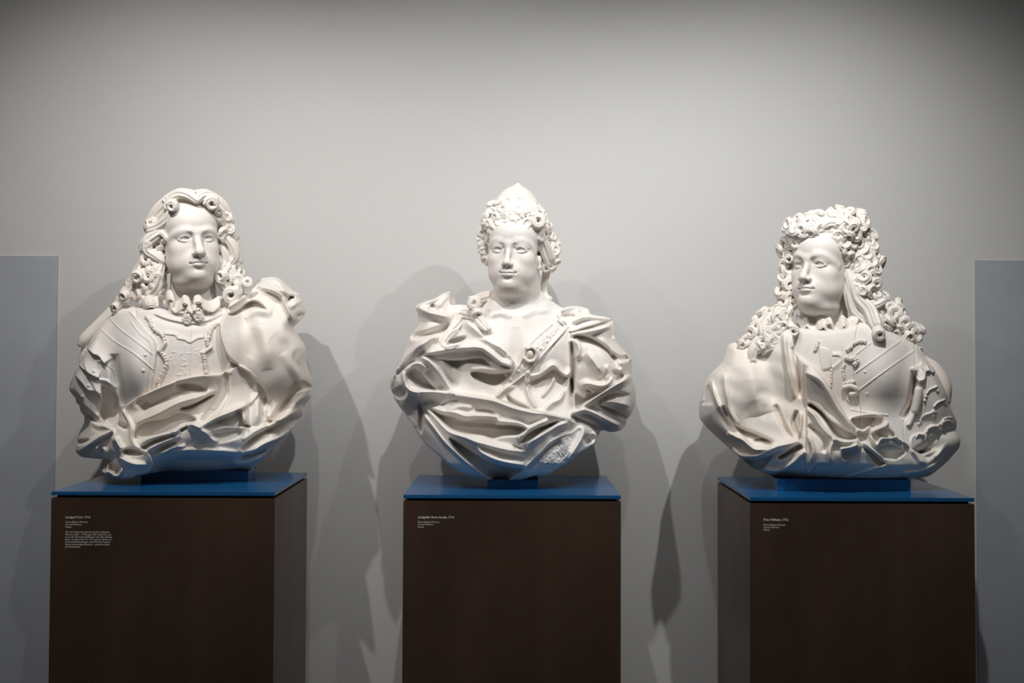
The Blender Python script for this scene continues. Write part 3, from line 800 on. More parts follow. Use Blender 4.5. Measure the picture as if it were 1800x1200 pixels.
def body1(t, T):
    x0, y0, x1, y1, r = 118, 470, 566, 848, 1.15
    D = [(320, 640, 165, 170, -70, 158), (350, 785, 210, 150, -70, 166), (185, 650, 62, 100, -50, 80), (480, 620, 82, 120, -50, 112), (330, 560, 130, 70, -50, 100)]
    A = Field2(x0, y0, x1, y1, r); A.dome(D, 26)
    # breastplate, waistcoat and the shoulder plates
    base = A.H.copy()
    sculpt(A, '''
    -14 12 15 0 .45 | 203,622 205,650 210,680 216,712
    blob | 238 650 42 85 16
    slab 4 3 | 227,545 242,563 257,582 274,602 275,630 272,655 269,700 200,720 150,640 160,590 195,545
    1.8 1.8 1.8 0 .02 | 177,577 203,600 235,620 271,650
    1.8 1.8 1.8 0 .02 | 193,558 210,577 243,602 270,623
    1.6 1.8 1.8 0 .02 | 230,565 247,587 265,603 264,630 263,660 262,690
    2.2 2 2 0 .02 | 227,547 242,563 257,582 274,602 274,630 272,652 269,668 269,692
    blob | 256 624 4 4 3 | 
    2 2 2 0 .02 | 270,551 288,558 307,563 335,567 365,562 392,549
    -3 3 9 0 .05 | 270,555 288,562 307,567 335,571 365,566 392,553
    1.6 1.5 1.5 0 .02 | 335,572 335,610 335,660
    2.2 9 1.6 0 .02 | 287,587 307,589 312,595 323,597 334,602 347,595 360,593
    6 26 3 1 .05 | 155,613 166,622 176,626 186,640
    5 22 2 1 .05 | 141,641 152,650 165,659 177,664
    5 22 2 1 .05 | 135,658 148,672 158,684 172,687 180,694
    5 22 2 1 .05 | 125,680 138,693 147,705 160,716 178,732
    4 4 4 0 .1 | 176,667 190,669 208,682
    pocket 18 4 | 181,675 206,687 214,712 216,735 203,750 190,744 178,725 182,700
    '''.replace('blob | 256 624 4 4 3 |', 'blob | 256 624 4 4 3\n    blob | 253 651 4 4 3\n    blob | 178 634 6 5 5\n    blob | 168 652 4 4 3\n    blob | 159 677 4 4 3\n    blob | 149 696 4 4 3'))
    # embroidered scrolls on the waistcoat
    rr = np.random.default_rng(4)
    for _ in range(26):
        x, y = rr.uniform(292, 358), rr.uniform(606, 660); a = rr.uniform(0, 6.28)
        pts = [[x+5*k*math.cos(a+k*.5), y+5*k*math.sin(a+k*.5)] for k in (-.6, 0, .6, 1.2)]
        A.stroke(pts, 1.1, 1.6, 1.6)
    sdA = A.sd(S('215,540 195,552 176,572 160,602 152,620 141,642 126,680 132,692 143,706 152,728 205,765 300,790 430,770 440,640 425,560 400,535 330,552 270,540'))
    V = Vol((x0, y0, -95), (x1, y1, 135), r)
    H = A.H; A.H = H-10*sst((sdA+14)/14)**2
    V.height(A, -70, sdA, 8); A.H = H; V.clip(T.row)
    w1 = A.sd(S('236,520 242,563 257,582 274,602 274,630 271,655 269,700 330,720 450,720 460,600 430,520'), False)
    w2 = A.sd(S('90,600 155,613 170,626 188,642 200,652 206,670 210,690 216,720 214,790 90,790'), False)
    V.carve([w1]).mesh('waistcoat', T, M_marble, t); V.carve([w2, -w1]).mesh('shoulder_guard', T, M_marble, t)
    V.carve([-w1, -w2]).mesh('breastplate', T, M_marble, t)
    # lace on the coat front
    for runs, link_ in [([('257,555 265,568 272,580 286,590 290,607', 3.6), ('280,616 290,628 293,640 286,656 280,668 280,684', 3.8)], (290, 603, 281, 617)),
                        ([('382,566 372,576 367,590 364,602 371,611', 3.8), ('357,619 360,632 362,645 364,656', 3.8)], (371, 610, 357, 620))]:
        L = Vol((250, 545, 20), (392, 695, 150), .8)
        for n_, (q_, w_) in enumerate(runs): lace(L, A, q_, 2, w_, n_+1)
        L.tube(onF(A, [[link_[0], link_[1]], [link_[2], link_[3]]], 3, 3.4), 1, 2)
        L.mesh('lace_edging', T, M_warm, t)
    # cravat
    Cv = Vol((285, 505, 10), (395, 580, 150), .8); zl = onF(A, [[338, 556]], 6, 1)[0][2]
    Cv.tube([[290, 533, 30, 6], [312, 540, 48, 6], [336, 541, 56, 6], [362, 537, 50, 6], [386, 525, 32, 6]], 2)
    for s_, w_, th in [('292,528,34 294,520,40 300,519,44 304,526,46 300,534,46', 12, 2.2),
                       ('300,536,46 308,541,50 318,534,54 324,528,56 332,532,56 332,541,56', 13, 2.4),
                       ('342,538,56 342,530,57 350,527,56 356,533,54 364,538,50 374,538,44 384,529,36', 13, 2.4),
                                              ('330,542,64 335,546,66 341,542,66', 7, 3)]:
        ruffle(Cv, None, [[a_, b2, c_+9] for a_, b2, c_ in S(s_)], 0, w_, th, (.1, .75, .65), sp=3)
    for (cx_, cy_, ax_, ay_, ro) in [(328, 556, 7.5, 13, 8), (348, 552, 8.5, 12, -14)]:
        a_ = math.radians(ro); M_ = [[math.cos(a_), math.sin(a_), 0], [-math.sin(a_), math.cos(a_), 0], [0, 0, 1]]
        Cv.ell((cx_, cy_, zl), (ax_, ay_, 4.5), 2, M_)
        for k_ in range(9):
            th = .35+k_*.3; q = (cx_+math.cos(th)*ax_*.95, cy_+math.sin(th)*ay_*.95, zl+1)
            Cv.ell(q, (2.4, 2.4, 2.6), 1)
        Cv.ell((cx_+1, cy_-5, zl+5), (3.6, 2.4, 4), 1.5, None, True)
    Cv.ell((324, 537, 72), (5, 3.4, 8), 1.5, None, True); Cv.ell((348, 534, 70), (6, 3.2, 8), 1.5, None, True)
    rr = np.random.default_rng(5)
    for _ in range(70):
        x, y = rr.uniform(322, 356), rr.uniform(540, 569); f = Cv.surf(x, y)
        if f: Cv.ell((x, y, f[0]), (1.1, 1.1, 1.6), .5, None, True)
    Cv.mesh('lace_cravat', T, M_warm, t)
    # cloak
    K = Field2(x0, y0, x1, y1, r); K.dome(D, 26); K.H += 10
    # the cloak gathers low in front
    sculpt(K, '''
    6 50 60 0 .4 | 230,760 300,760 370,760 430,760
    slab 14 5 | 218,716 233,747 234,767 242,782 257,790 268,803 272,820 258,834 215,845 180,840 175,825 200,806 195,790 200,765 203,748
    slab 16 4 | 390,556 385,573 387,593 395,617 407,633 427,647 440,655 452,668 470,690 478,740 560,720 575,640 545,580 520,500 440,480
    slab 9 4 | 402,656 404,690 400,704 380,733 352,751 377,737 410,725 438,713 450,703 457,690 452,668 438,652 420,642
    -16 12 8 0 .1 | 398,655 393,685 378,712 357,742
    10 5 26 0 .15 | 220,718 236,703 270,685 310,669 345,660 392,656
    -12 12 14 0 .3 | 240,700 255,710 262,716
    -14 9 12 0 .3 | 308,676 335,678 365,687
    14 20 12 0 .3 | 240,742 275,728 315,708 350,698 385,684
    -14 4 6 1 .2 | 318,718 335,715 353,706 378,692
    pocket 20 7 | 255,738 290,733 318,722 345,733 342,744 300,760 262,770 240,772 238,756
    10 7 6 0 .2 | 245,785 262,771 285,764 315,758
    -7 4 4 0 .2 | 250,789 268,778 292,768
    9 6 6 0 .2 | 256,793 280,780 320,765
    -6 4 4 0 .2 | 270,797 292,786 312,776
    8 6 5 0 .2 | 280,800 305,786 330,783
    18 10 14 0 .2 | 303,760 318,748 332,744 346,748 358,757 372,768 386,776
    -14 6 5 0 .1 | 318,757 327,752 332,750
    14 10 6 .3 .2 | 350,752 377,737 410,724 438,712
    pocket 16 6 | 380,742 405,731 425,727 430,738 445,752 415,752 390,748
    -14 12 16 0 .3 | 355,768 390,765 425,757
    12 10 12 0 .3 | 428,722 432,740 424,755
    -12 7 7 0 .2 | 420,720 422,736 418,748
    6 14 14 0 .3 | 430,560 450,545 480,548
    -3.5 16 16 0 .4 | 448,575 450,610 440,628
    4 18 18 0 .4 | 462,572 468,615 472,650
    -3 20 22 0 .4 | 480,590 500,605 525,600
    4 14 14 0 .4 | 500,620 520,650 535,672
    -4 8 8 0 .3 | 528,612 522,630 530,650
    10 10 16 0 .3 | 455,690 456,720 455,748
    -9 10 12 0 .3 | 470,695 476,722 468,738
    -16 10 10 .3 .15 | 470,752 495,722 515,693 528,676
    pocket 16 6 | 517,692 524,680 537,668 553,678 554,684 538,688
    12 12 12 0 .2 | 476,756 505,730 535,702 556,692
    -16 8 12 .2 .15 | 425,790 458,765 492,749 520,739 538,728
    10 10 10 0 .2 | 430,775 455,757 500,738 540,712
    12 14 12 0 .2 | 440,800 465,782 495,770 512,758
    -14 6 9 0 .2 | 425,803 448,798 472,790
    10 8 8 0 .2 | 410,815 440,813 462,803
    8 8 14 0 .3 | 280,795 330,790 390,792 425,797
    -12 10 18 0 .3 | 300,806 350,806 410,806
    pocket 22 3 | 400,552 418,543 432,531 446,526 458,530 471,543 450,541 430,545 412,555
    17 9 8 0 .2 | 400,540 430,520 450,503 465,504 490,512 502,528 512,550 519,563
    pocket 14 3 | 472,491 482,499 500,511 521,520 512,526 506,535 500,521 485,507 474,502
    14 8 8 0 .2 | 470,486 490,492 505,510 522,515 532,515
    -14 5 6 0 .2 | 505,532 512,522 520,518
    10 10 8 0 .2 | 510,540 525,530 536,525
    -10 6 6 0 .2 | 525,556 537,550
    16 16 16 0 .3 | 455,495 480,500 500,515
    12 8 10 0 .2 | 154,728 172,743 203,754
    9 5 6 0 .2 | 172,733 190,747 204,751
    14 9 7 .3 .15 | 128,783 143,790 160,779 182,764 204,754
    pocket 14 5 | 130,770 165,769 152,779 140,781
    10 7 7 0 .2 | 177,780 172,792 168,800
    -9 5 5 0 .2 | 184,795 180,782
    10 6 6 0 .2 | 190,795 185,783
    6 3 3 0 .05 | 218,720 233,747 234,767 242,782 257,790 268,803 272,820
    pocket 14 6 | 211,789 226,784 243,785 258,795 250,800 228,800
    -10 7 6 0 .2 | 210,743 218,748 228,751
    12 8 10 0 .2 | 212,800 235,812 262,815
    12 8 10 0 .2 | 205,765 212,780 222,792
    pocket 16 4 | 198,809 217,819 210,831 203,826 194,824
    10 5 5 0 .2 | 183,832 195,826 205,833 214,832 220,818
    ''')
    K.wobble(1.2, 45, 3); K.blur(1)
    pol = S('404,530 430,508 450,489 470,479 487,478 500,488 517,507 532,512 541,540 537,553 524,568 518,576 532,595 541,612 543,640 552,665 557,690 553,706 536,730 520,752 507,767 480,791 465,808 448,820 436,832 262,832 240,836 215,841 190,839 180,828 200,806 172,803 145,798 128,785 128,770 148,745 155,728 172,735 205,748 218,717 236,702 270,684 310,668 345,659 392,655 403,635 395,617 387,593 385,573 390,558 398,545')
    sd = K.sd(pol)
    V = Vol((x0, y0, -95), (x1, y1, 165), r)
    # roll the silhouette backwards
    edge = sst((sd+26)/26)
    side = np.clip((np.abs(K.X-345)-120)/70, 0, 1)
    K.H -= (34*edge*edge*np.clip(side, 0, 1)).astype(F32)
    under = np.clip((K.Y-792)/40, 0, 1.2)*np.clip((K.X-235)/50, 0, 1)
    mid = sst((K.X-262)/40)*sst((470-K.X)/50)*np.clip((K.Y-768)/55, 0, 1.2)
    K.H -= (30*mid**1.4).astype(F32)
    K.H -= (52*under**1.5).astype(F32)
    V.height(K, -70, sd, 6)
    V.tube([[194, 548, -30, 7], [176, 570, -32, 9], [154, 594, -36, 10], [146, 604, -38, 7]], 4)
    V.tube([[176, 570, -40, 9], [160, 604, -44, 10], [152, 640, -46, 10], [150, 700, -46, 12]], 4)
    V.clip(T.row); V.mesh('cloak', T, M_warm, t)
    # tooled base under the cloak
def body2(t, T):
    x0, y0, x1, y1, r = 678, 500, 1128, 860, 1.15
    D = [(905, 630, 150, 130, -70, 140), (905, 785, 205, 165, -70, 168), (750, 620, 75, 120, -50, 100), (1050, 650, 76, 120, -50, 108), (908, 565, 100, 60, -50, 80)]
    A = Field2(x0, y0, x1, y1, r); A.dome(D, 26)
    sculpt(A, """
    blob | 862 625 42 55 12
    blob | 948 625 42 55 12
    -2.5 12 14 0 .3 | 908,575 908,600 906,640
    5 6 10 0 .3 | 858,556 880,550 900,556
    5 6 10 0 .3 | 918,556 940,546 965,545
    """)
    sdA = A.sd(S('868,528 850,545 838,560 845,600 880,650 905,680 940,650 985,600 1000,560 982,545 962,528 940,535 900,540'))
    V = Vol((x0, y0, -95), (x1, y1, 135), r)
    H = A.H.copy(); A.H = H-26*sst((sdA+22)/22)**2*(A.Y < 575); V.height(A, -60, sdA, 8); A.H = H
    V.tube([[908, 520, -12, 42], [908, 560, -10, 52]], 22)
    V.tube([[908, 545, -18, 40], [870, 556, -16, 24], [835, 566, -18, 16]], 22); V.tube([[908, 545, -18, 40], [950, 552, -16, 24], [985, 560, -18, 16]], 22)
    V.clip(T.row); V.mesh('chest', T, M_marble, t)
    K = Field2(x0, y0, x1, y1, r); K.dome(D, 26); K.H += 9
    sculpt(K, """
    6 40 50 0 .4 | 770,720 850,750 930,770 1000,765
    10 5 14 0 .15 | 817,563 837,580 853,593 878,607 897,623 908,637
    12 10 14 0 .2 | 732,542 745,546 770,553 795,559
    10 7 8 0 .2 | 734,540 748,532 765,526 780,517
    pocket 10 5 | 751,548 758,531 766,536 776,551
    8 8 6 0 .2 | 770,540 782,525 790,520
    pocket 16 3 | 792,513 806,525 801,543 791,541
    -14 12 8 0 .2 | 722,594 750,590 775,582 792,574
    10 10 14 0 .2 | 690,664 708,634 732,612 757,594
    8 14 12 0 .2 | 738,618 750,600 770,590
    2.5 2 2 0 .2 | 745,616 752,600 764,592
    2.5 2 2 0 .2 | 756,618 762,602 772,594
    2.5 2 2 0 .2 | 768,616 770,604 774,596
    pocket 12 4 | 785,598 800,592 820,590 816,600 800,606 787,604
    14 14 5 .3 .1 | 742,624 770,618 797,614 820,612 845,612 862,622 880,636 902,646
    6 6 20 0 .2 | 797,610 820,602 847,598 870,604 890,620
    pocket 15 5 | 757,629 800,632 845,627 858,636 868,647 850,643 820,641 803,649 786,641 772,633
    8 5 4 0 .1 | 828,649 850,648 870,650 900,650
    pocket 15 5 | 827,654 840,651 867,655 899,653 893,665 872,679 850,674 830,664
    14 10 10 0 .15 | 738,628 752,634 768,650 786,675 799,693
    -6 10 10 0 .3 | 775,645 790,665 805,680
    10 5 8 0 .1 | 712,652 724,641 740,640 752,650
    pocket 18 6 | 713,657 727,645 742,652 757,671 770,687 745,684 722,671
    12 6 6 0 .1 | 709,652 711,670 721,686 738,692
    pocket 18 5 | 688,688 706,678 718,687 713,701 698,703
    -10 7 7 0 .2 | 696,660 712,646 730,634
    8 6 6 0 .2 | 700,645 692,662 688,680
    16 8 24 0 .08 | 712,678 727,688 770,689 803,693 837,698 870,704 903,716 937,724 957,726 990,733 1015,741
    8 12 3 1 .1 | 750,713 777,723 800,726 820,732 838,731 872,733 878,740 910,743 928,751
    -6 8 6 0 .2 | 775,715 790,706 808,704
    6 8 8 0 .2 | 785,720 808,715 832,717
    -6 8 6 0 .2 | 835,722 855,722 872,728
    pocket 22 6 | 753,718 777,726 800,730 820,736 842,733 872,735 876,743 905,744 929,752 916,765 885,768 868,773 845,767 810,763 785,750
    -6 3 8 0 .1 | 800,742 840,745 880,747 920,752
    14 8 7 0 .15 | 912,772 925,757 940,748 965,738
    pocket 14 4 | 914,779 922,764 940,753 965,743 984,737 976,746 955,758 935,773
    10 7 12 0 .2 | 925,782 950,765 980,748 1000,742
    pocket 8 4 | 897,780 915,783 927,790 912,790
    10 14 8 0 .2 | 790,760 820,768 850,780 890,790 925,795
    12 12 4 .5 .1 | 745,716 762,732 787,758 812,769 837,783 847,795 878,809 925,818
    pocket 26 7 | 790,768 815,779 845,799 878,813 922,822 908,834 890,847 868,845 845,832 815,806 798,787
    12 8 8 0 .1 | 744,726 763,750 787,780 820,809 853,832 872,845
    pocket 15 4 | 733,702 746,722 747,745 742,764 735,750 735,725
    8 10 10 0 .2 | 704,708 716,730 730,752
    5 3 3 0 .05 | 886,848 912,833 930,814 950,794 967,776 990,764 1007,759 1018,748
    -8 4 14 0 .1 | 925,826 945,806 965,786 985,772
    9 8 10 0 .2 | 1018,748 1026,755 1022,770 1010,790 1000,808
    pocket 10 4 | 1023,770 1034,761 1041,774 1030,783
    9 5 6 0 .2 | 1043,757 1048,770 1040,784
    10 9 8 0 .15 | 984,546 1007,539 1026,545
    -10 5 5 0 .2 | 986,556 1000,554 1014,556
    12 10 8 0 .15 | 1004,566 1030,556 1068,559
    pocket 13 3 | 997,584 1030,573 1071,561 1075,566 1045,578 1012,586
    12 8 8 0 .15 | 1002,586 1040,581 1074,572
    -15 8 12 0 .15 | 1008,589 1040,598 1068,616 1090,648
    10 8 7 0 .2 | 1078,590 1098,612 1110,634
    -12 8 8 0 .2 | 1074,622 1090,630 1106,628
    -15 6 7 0 .1 | 1004,600 1008,640 1007,660 1004,690 1006,722
    pocket 12 3 | 1001,668 1006,662 1011,680 1006,694
    12 9 9 0 .2 | 1010,594 1018,612 1014,632
    12 18 16 0 .3 | 1030,618 1048,640 1060,660
    14 12 5 .3 .15 | 1018,680 1032,674 1057,678 1073,671 1081,656
    8 6 6 0 .2 | 1065,668 1070,655 1066,640
    pocket 14 4 | 1076,650 1090,649 1098,660 1085,673 1077,666
    14 7 12 0 .1 | 1017,718 1040,702 1073,681 1097,667 1108,658
    pocket 14 4 | 1010,716 1011,690 1028,696 1045,689 1066,683 1050,695 1030,708 1018,720
    -8 3 3 0 .2 | 1030,684 1040,690 1030,694
    -11 6 12 0 .2 | 1052,706 1075,692 1108,694
    9 8 8 0 .2 | 1056,704 1080,706 1108,712
    pocket 12 4 | 1054,711 1080,716 1100,729 1103,738 1085,734 1065,723
    14 8 8 0 .1 | 1003,726 1020,721 1035,721 1057,731 1075,741 1090,748
    -10 6 8 0 .15 | 1004,732 1032,742 1053,754
    8 14 3 1 .1 | 928,663 948,658 960,650 973,642 986,654 997,659 1006,648
    -9 3 22 0 .15 | 930,672 950,664 973,650 990,662 1004,660
    9 5 7 0 .15 | 955,724 970,708 985,700 992,684
    7 6 5 0 .15 | 925,677 930,695 943,718
    6 5 6 0 .15 | 952,698 966,680 976,660
    pocket 9 4 | 889,690 903,700 940,720 915,718 895,710
    7 5 5 0 .2 | 870,702 885,685 905,678
    """)
    K.wobble(1.0, 40, 5); K.blur(1)
    pol = S('838,560 826,548 810,546 800,543 806,526 793,513 780,515 763,525 742,532 730,540 734,552 735,572 722,590 715,607 707,630 695,655 687,668 687,695 698,715 722,740 737,765 757,787 787,813 812,830 837,840 867,849 885,850 907,847 940,835 963,832 1000,810 1023,793 1043,782 1050,768 1058,755 1073,758 1090,755 1103,743 1105,735 1113,732 1118,715 1118,693 1115,673 1110,650 1110,630 1098,617 1082,597 1080,580 1077,565 1068,557 1040,552 1034,543 1020,538 1005,537 990,541 980,550 984,562 996,574 975,604 950,632 922,650 908,640 897,625 878,609 853,594')
    sd = K.sd(pol); edge = sst((sd+28)/28)
    side = np.clip((np.abs(K.X-905)-110)/80, 0, 1)
    K.H -= (36*edge*edge*np.clip(side, 0, 1)).astype(F32)
    under = np.clip((K.Y-812)/38, 0, 1.2); K.H -= (45*under**1.5).astype(F32)
    V = Vol((x0, y0, -100), (x1, y1, 165), r); V.height(K, -75, sd, 6)
    V.tube([[838, 552, 0, 14], [800, 556, 0, 20], [765, 575, -5, 24]], 8)
    V.clip(T.row)
    w1 = K.sd(S('1000,574 1004,600 1008,640 1006,680 1006,722 1015,741 990,733 957,725 920,716 885,704 872,698 888,684 930,655 960,620'), False)
    V.carve([w1]).mesh('gown', T, M_marble, t); V.carve([-w1]).mesh('mantle', T, M_marble, t)
    # tooled brocade patch at the hem
    Q = Field2(930, 750, 1020, 845, 1.0)
    i = [np.interp(Q.x, K.x, np.arange(len(K.x))), np.interp(Q.y, K.y, np.arange(len(K.y)))]
    Q.H = K.H[np.ix_(np.round(i[0]).astype(int), np.round(i[1]).astype(int))]+2
    rr = np.random.default_rng(9); sq = Q.sd(S('946,812 955,800 970,782 985,771 1000,765 1007,780 1000,800 985,815 968,830 950,830 960,815'))
    for _ in range(130):
        x, y = rr.uniform(945, 1005), rr.uniform(765, 832); a = rr.uniform(.6, 2.2)
        Q.stroke([[x, y], [x+5*math.cos(a)*1.2, y-5*math.sin(a)]], rr.uniform(-2.2, 2.2), 1.6, 1.6)
    B = Vol((930, 750, 0), (1020, 845, 165), 1.0); B.height(Q, -5, sq, 3); B.clip(T.row); B.mesh('brocade', T, M_marble, t)
    # jewelled strap
    Sf = Field2(855, 550, 1010, 710, 1.0); j = [np.interp(Sf.x, A.x, np.arange(len(A.x))), np.interp(Sf.y, A.y, np.arange(len(A.y)))]
    ix = np.ix_(np.round(j[0]).astype(int), np.round(j[1]).astype(int)); Sf.H = np.maximum(A.H, np.where(K.sd(pol) < 4, K.H, -99))[ix]+3; Sf.blur(3)
    Sf.stroke('994,578 957,620 930,652 890,682 874,697', 2.5, 2.2, 2.2, tp=.02)
    Sf.stroke('972,568 935,602 913,641 896,667', 2.0, 2, 2, tp=.02)
    for _ in range(40):
        u = rr.uniform(0, .6); x, y = 984-u*90+rr.uniform(-9, 9), 575+u*92+rr.uniform(-6, 6); a = rr.uniform(0, 6.28)
        Sf.stroke([[x-3*math.cos(a), y-3*math.sin(a)], [x+1, y+1], [x+3*math.cos(a+.6), y+3*math.sin(a+.6)]], 1.4, 1.8, 1.8)
    for x, y in [(950, 613), (920, 643), (912, 652), (898, 667), (962, 600), (936, 630)]: Sf.blob(x, y, 3, 3, 4)
    ss = Sf.sd(S('998,574 996,580 957,622 930,654 892,683 873,698 871,695 893,668 911,642 932,602 968,566 985,560'), False)
    B = Vol((855, 550, 0), (1010, 710, 150), 1.0); B.height(Sf, 0, ss, 2); B.mesh('jewelled_strap', T, M_marble, t)
    B = Vol((905, 595, 40), (960, 690, 150), .7)
    ruffle(B, Sf, '926,612 934,610 942,616 943,625 937,633 927,634 921,629', 4, 9, 3.2, (.2, .1, 1), sp=2.4, groove=.1)
    B.ell((932, 622, Sf.H[77, 72]+5), (6, 7, 5), 2)
    B.tube(onF(Sf, '928,655 927,662 927,669', 5, 4.5), 2, groove=.1)
    B.mesh('brooch', T, M_warm, t)
    # curls lying on the shoulder
    W = Vol((770, 505, -20), (875, 625, 130), .9)
    for a in [(832, 534, 44, 15, (0, -.1, 1), 4, 2.0, 1.2, 1), (838, 549, 44, 13, (.2, .7, .7), 4, 1.3, 1.5, 2)]:
        curl(W, *a[:4], ax=a[4], tr=a[5], turns=a[6], flat=a[7], start=a[8])
    def up(s, k=2): lock(W, onF(K, s, 3), k, groove=.12, nst=7)
    up('846,556,4 838,556,7 824,553,9 812,552,8 804,555,6')
    up('808,560,6 804,568,9 798,576,9 791,584,7')
    up('800,580,6 790,586,8 782,596,7 779,606,6 784,612,5 795,610,5 806,607,4')
    up('840,556,5 850,566,6 860,578,4'); up('832,556,4 846,572,5 854,580,3')
    W.tube([[868, 520, -8, 6], [852, 524, -4, 7], [838, 528, 6, 7]], 2, groove=.12)
    W.mesh('shoulder_lock', T, M_hair, t)

def body3(t, T):
    x0, y0, x1, y1, r = 1216, 545, 1696, 856, 1.15
    D = [(1470, 650, 175, 165, -70, 158), (1450, 790, 228, 155, -70, 164), (1300, 700, 90, 135, -55, 118), (1615, 690, 70, 120, -50, 96), (1460, 585, 130, 70, -50, 95)]
    A = Field2(x0, y0, x1, y1, r); A.dome(D, 26)
    sculpt(A, """
    -16 8 10 0 .2 | 1606,650 1605,670 1601,697 1597,712 1584,734
    blob | 1560 670 62 85 16
    1.8 1.9 1.9 0 .02 | 1582,598 1545,625 1503,655
    1.8 1.9 1.9 0 .02 | 1608,613 1560,647 1505,688
    1.4 1.8 1.8 0 .02 | 1530,602 1503,623
    2 2 2 0 .02 | 1497,625 1498,645 1501,667 1505,693 1513,720
    2.2 9 2 0 .02 | 1462,624 1475,625 1478,632 1470,640 1462,646
    slab 3 2.5 | 1440,614 1452,612 1458,622 1461,644 1452,649 1444,646
    2 2 2 0 .02 | 1494,718 1515,722 1560,728
    blob | 1520 653 3 3 2.5
    blob | 1523 691 3 3 2.5
    6 30 3 1 .03 | 1600,645 1612,668 1622,666 1625,652 1632,650 1640,655
    """)
    arcs = ['1625,692 1631,683 1643,678', '1638,713 1645,705 1657,700', '1613,737 1622,727 1637,722', '1650,740 1657,732 1668,730', '1623,758 1632,748 1647,745', '1607,766 1612,760 1620,760', '1617,643 1624,652 1622,664 1611,668', '1627,640 1632,652 1640,652']
    for a in arcs: A.stroke(a, 4.5, 2.6, 2.6, tp=.05)
    for x, y in [(1643, 678), (1645, 685), (1657, 700), (1658, 707), (1637, 720), (1638, 727), (1668, 731), (1645, 745), (1646, 751), (1620, 760), (1612, 742), (1616, 738), (1625, 695), (1623, 702), (1655, 738), (1649, 742), (1609, 664), (1614, 668), (1617, 641), (1640, 722), (1627, 757)]: A.blob(x, y, 4, 4, 5)
    for (cx, cy, rr_) in [(1613, 773, 16), (1638, 757, 15), (1662, 746, 13)]:
        d = np.sqrt((A.X-cx)**2+(A.Y-cy)**2); A.H += 6*sst((rr_-d)/2.5)+2*sst(1-np.abs(d-rr_+2)/2)
    sdA = A.sd(S('1405,575 1398,600 1395,640 1430,720 1500,790 1600,800 1612,790 1629,780 1640,772 1654,768 1664,759 1676,750 1675,735 1665,712 1660,690 1650,668 1640,650 1627,632 1612,608 1590,594 1550,576 1520,565 1450,575'))
    V = Vol((x0, y0, -95), (x1, y1, 135), r)
    H = A.H.copy(); A.H = H-14*sst((sdA+16)/16)**2; V.height(A, -70, sdA, 8); A.H = H
    V.clip(T.row)
    w1 = A.sd(S('1370,560 1510,560 1497,622 1498,645 1501,667 1505,693 1513,722 1500,790 1370,700'), False)
    w2 = A.sd(S('1606,600 1606,660 1601,697 1594,720 1585,740 1590,800 1600,840 1720,840 1720,600'), False)
    V.carve([w1]).mesh('waistcoat', T, M_marble, t); V.carve([w2]).mesh('shoulder_guard', T, M_marble, t)
    V.carve([-w1, -w2]).mesh('breastplate', T, M_marble, t)
    V = Vol((1590, 615, -70), (1680, 760, 110), .9)
    V.tube([[1618, 632, -20, 10], [1638, 650, -24, 15], [1652, 676, -24, 16], [1653, 700, -24, 14]], 4)
    V.mesh('sleeve', T, M_warm, t)
    V = Vol((1590, 665, 0), (1630, 745, 120), .8)
    Q = onF(A, '1612,684,7.5 1611,695,7.5 1609,708,7.5 1607,717,7.5', 5)
    V.tube(Q, 1, 3); V.tube(onF(A, '1604,722,3 1600,732,4 1594,745,4', 4), 2); V.mesh('baton', T, M_marble, t)
    # lace
    for n_, (q_, dw_, w_) in enumerate([('1438,600 1436,608 1433,615', 2, 3.4), ('1461,650 1461,664 1459,680', 1, 2.2), ('1522,601 1512,600 1503,602 1495,610 1489,616', 2, 3.6),
                           ('1486,628 1494,632 1502,628 1506,636 1500,641', 3, 4.2), ('1484,640 1482,652 1484,668', 1, 2.4), ('1484,674 1494,672 1503,669', 3, 3.6), ('1488,694 1490,700 1494,708', 1, 2.4)]):
        xy = S(q_); L = Vol((xy[:, 0].min()-8, xy[:, 1].min()-8, 10), (xy[:, 0].max()+8, xy[:, 1].max()+8, 150), .8)
        lace(L, A, q_, dw_, w_, n_+1); L.mesh('lace_edging', T, M_warm, t)
    L = Vol((1474, 668, 10), (1516, 704, 150), .8)
    L.tube(onF(A, [[1484, 680], [1494, 678], [1504, 682], [1506, 689], [1496, 692]], 4, 4.5), 1); L.mesh('bow', T, M_warm, t)
    Cv = Vol((1395, 540, -10), (1520, 605, 130), .8)
    Cv.tube([[1405, 560, 14, 5], [1425, 578, 34, 6], [1455, 584, 42, 6.5], [1490, 578, 36, 6], [1510, 562, 16, 5]], 2)
    Cv.tube([[1405, 572, 18, 5], [1430, 588, 36, 5], [1460, 592, 42, 5], [1492, 587, 36, 5], [1514, 574, 18, 5]], 3)
    for s_, w_, th in [('1402,560,22 1410,570,32 1418,566,38 1424,575,42 1434,578,44 1440,568,46', 12, 2.4), ('1440,568,46 1448,566,50 1454,578,52 1466,584,52 1474,576,52 1482,564,50 1490,570,48 1500,564,40 1506,556,32', 15, 2.6), ('1452,566,50 1460,564,54 1464,574,54', 9, 2.6)]:
        ruffle(Cv, None, [[a_, b2, c_+8] for a_, b2, c_ in S(s_)], 0, w_, th, (.1, .7, .7), sp=3)
    rr = np.random.default_rng(6)
    for _ in range(60):
        x, y = rr.uniform(1445, 1500), rr.uniform(558, 586); f = Cv.surf(x, y)
        if f: Cv.ell((x, y, f[0]), (1.1, 1.1, 1.6), .5, None, True)
    Cv.mesh('lace_cravat', T, M_warm, t)
    K = Field2(x0, y0, x1, y1, r); K.dome(D, 26); K.H += 10
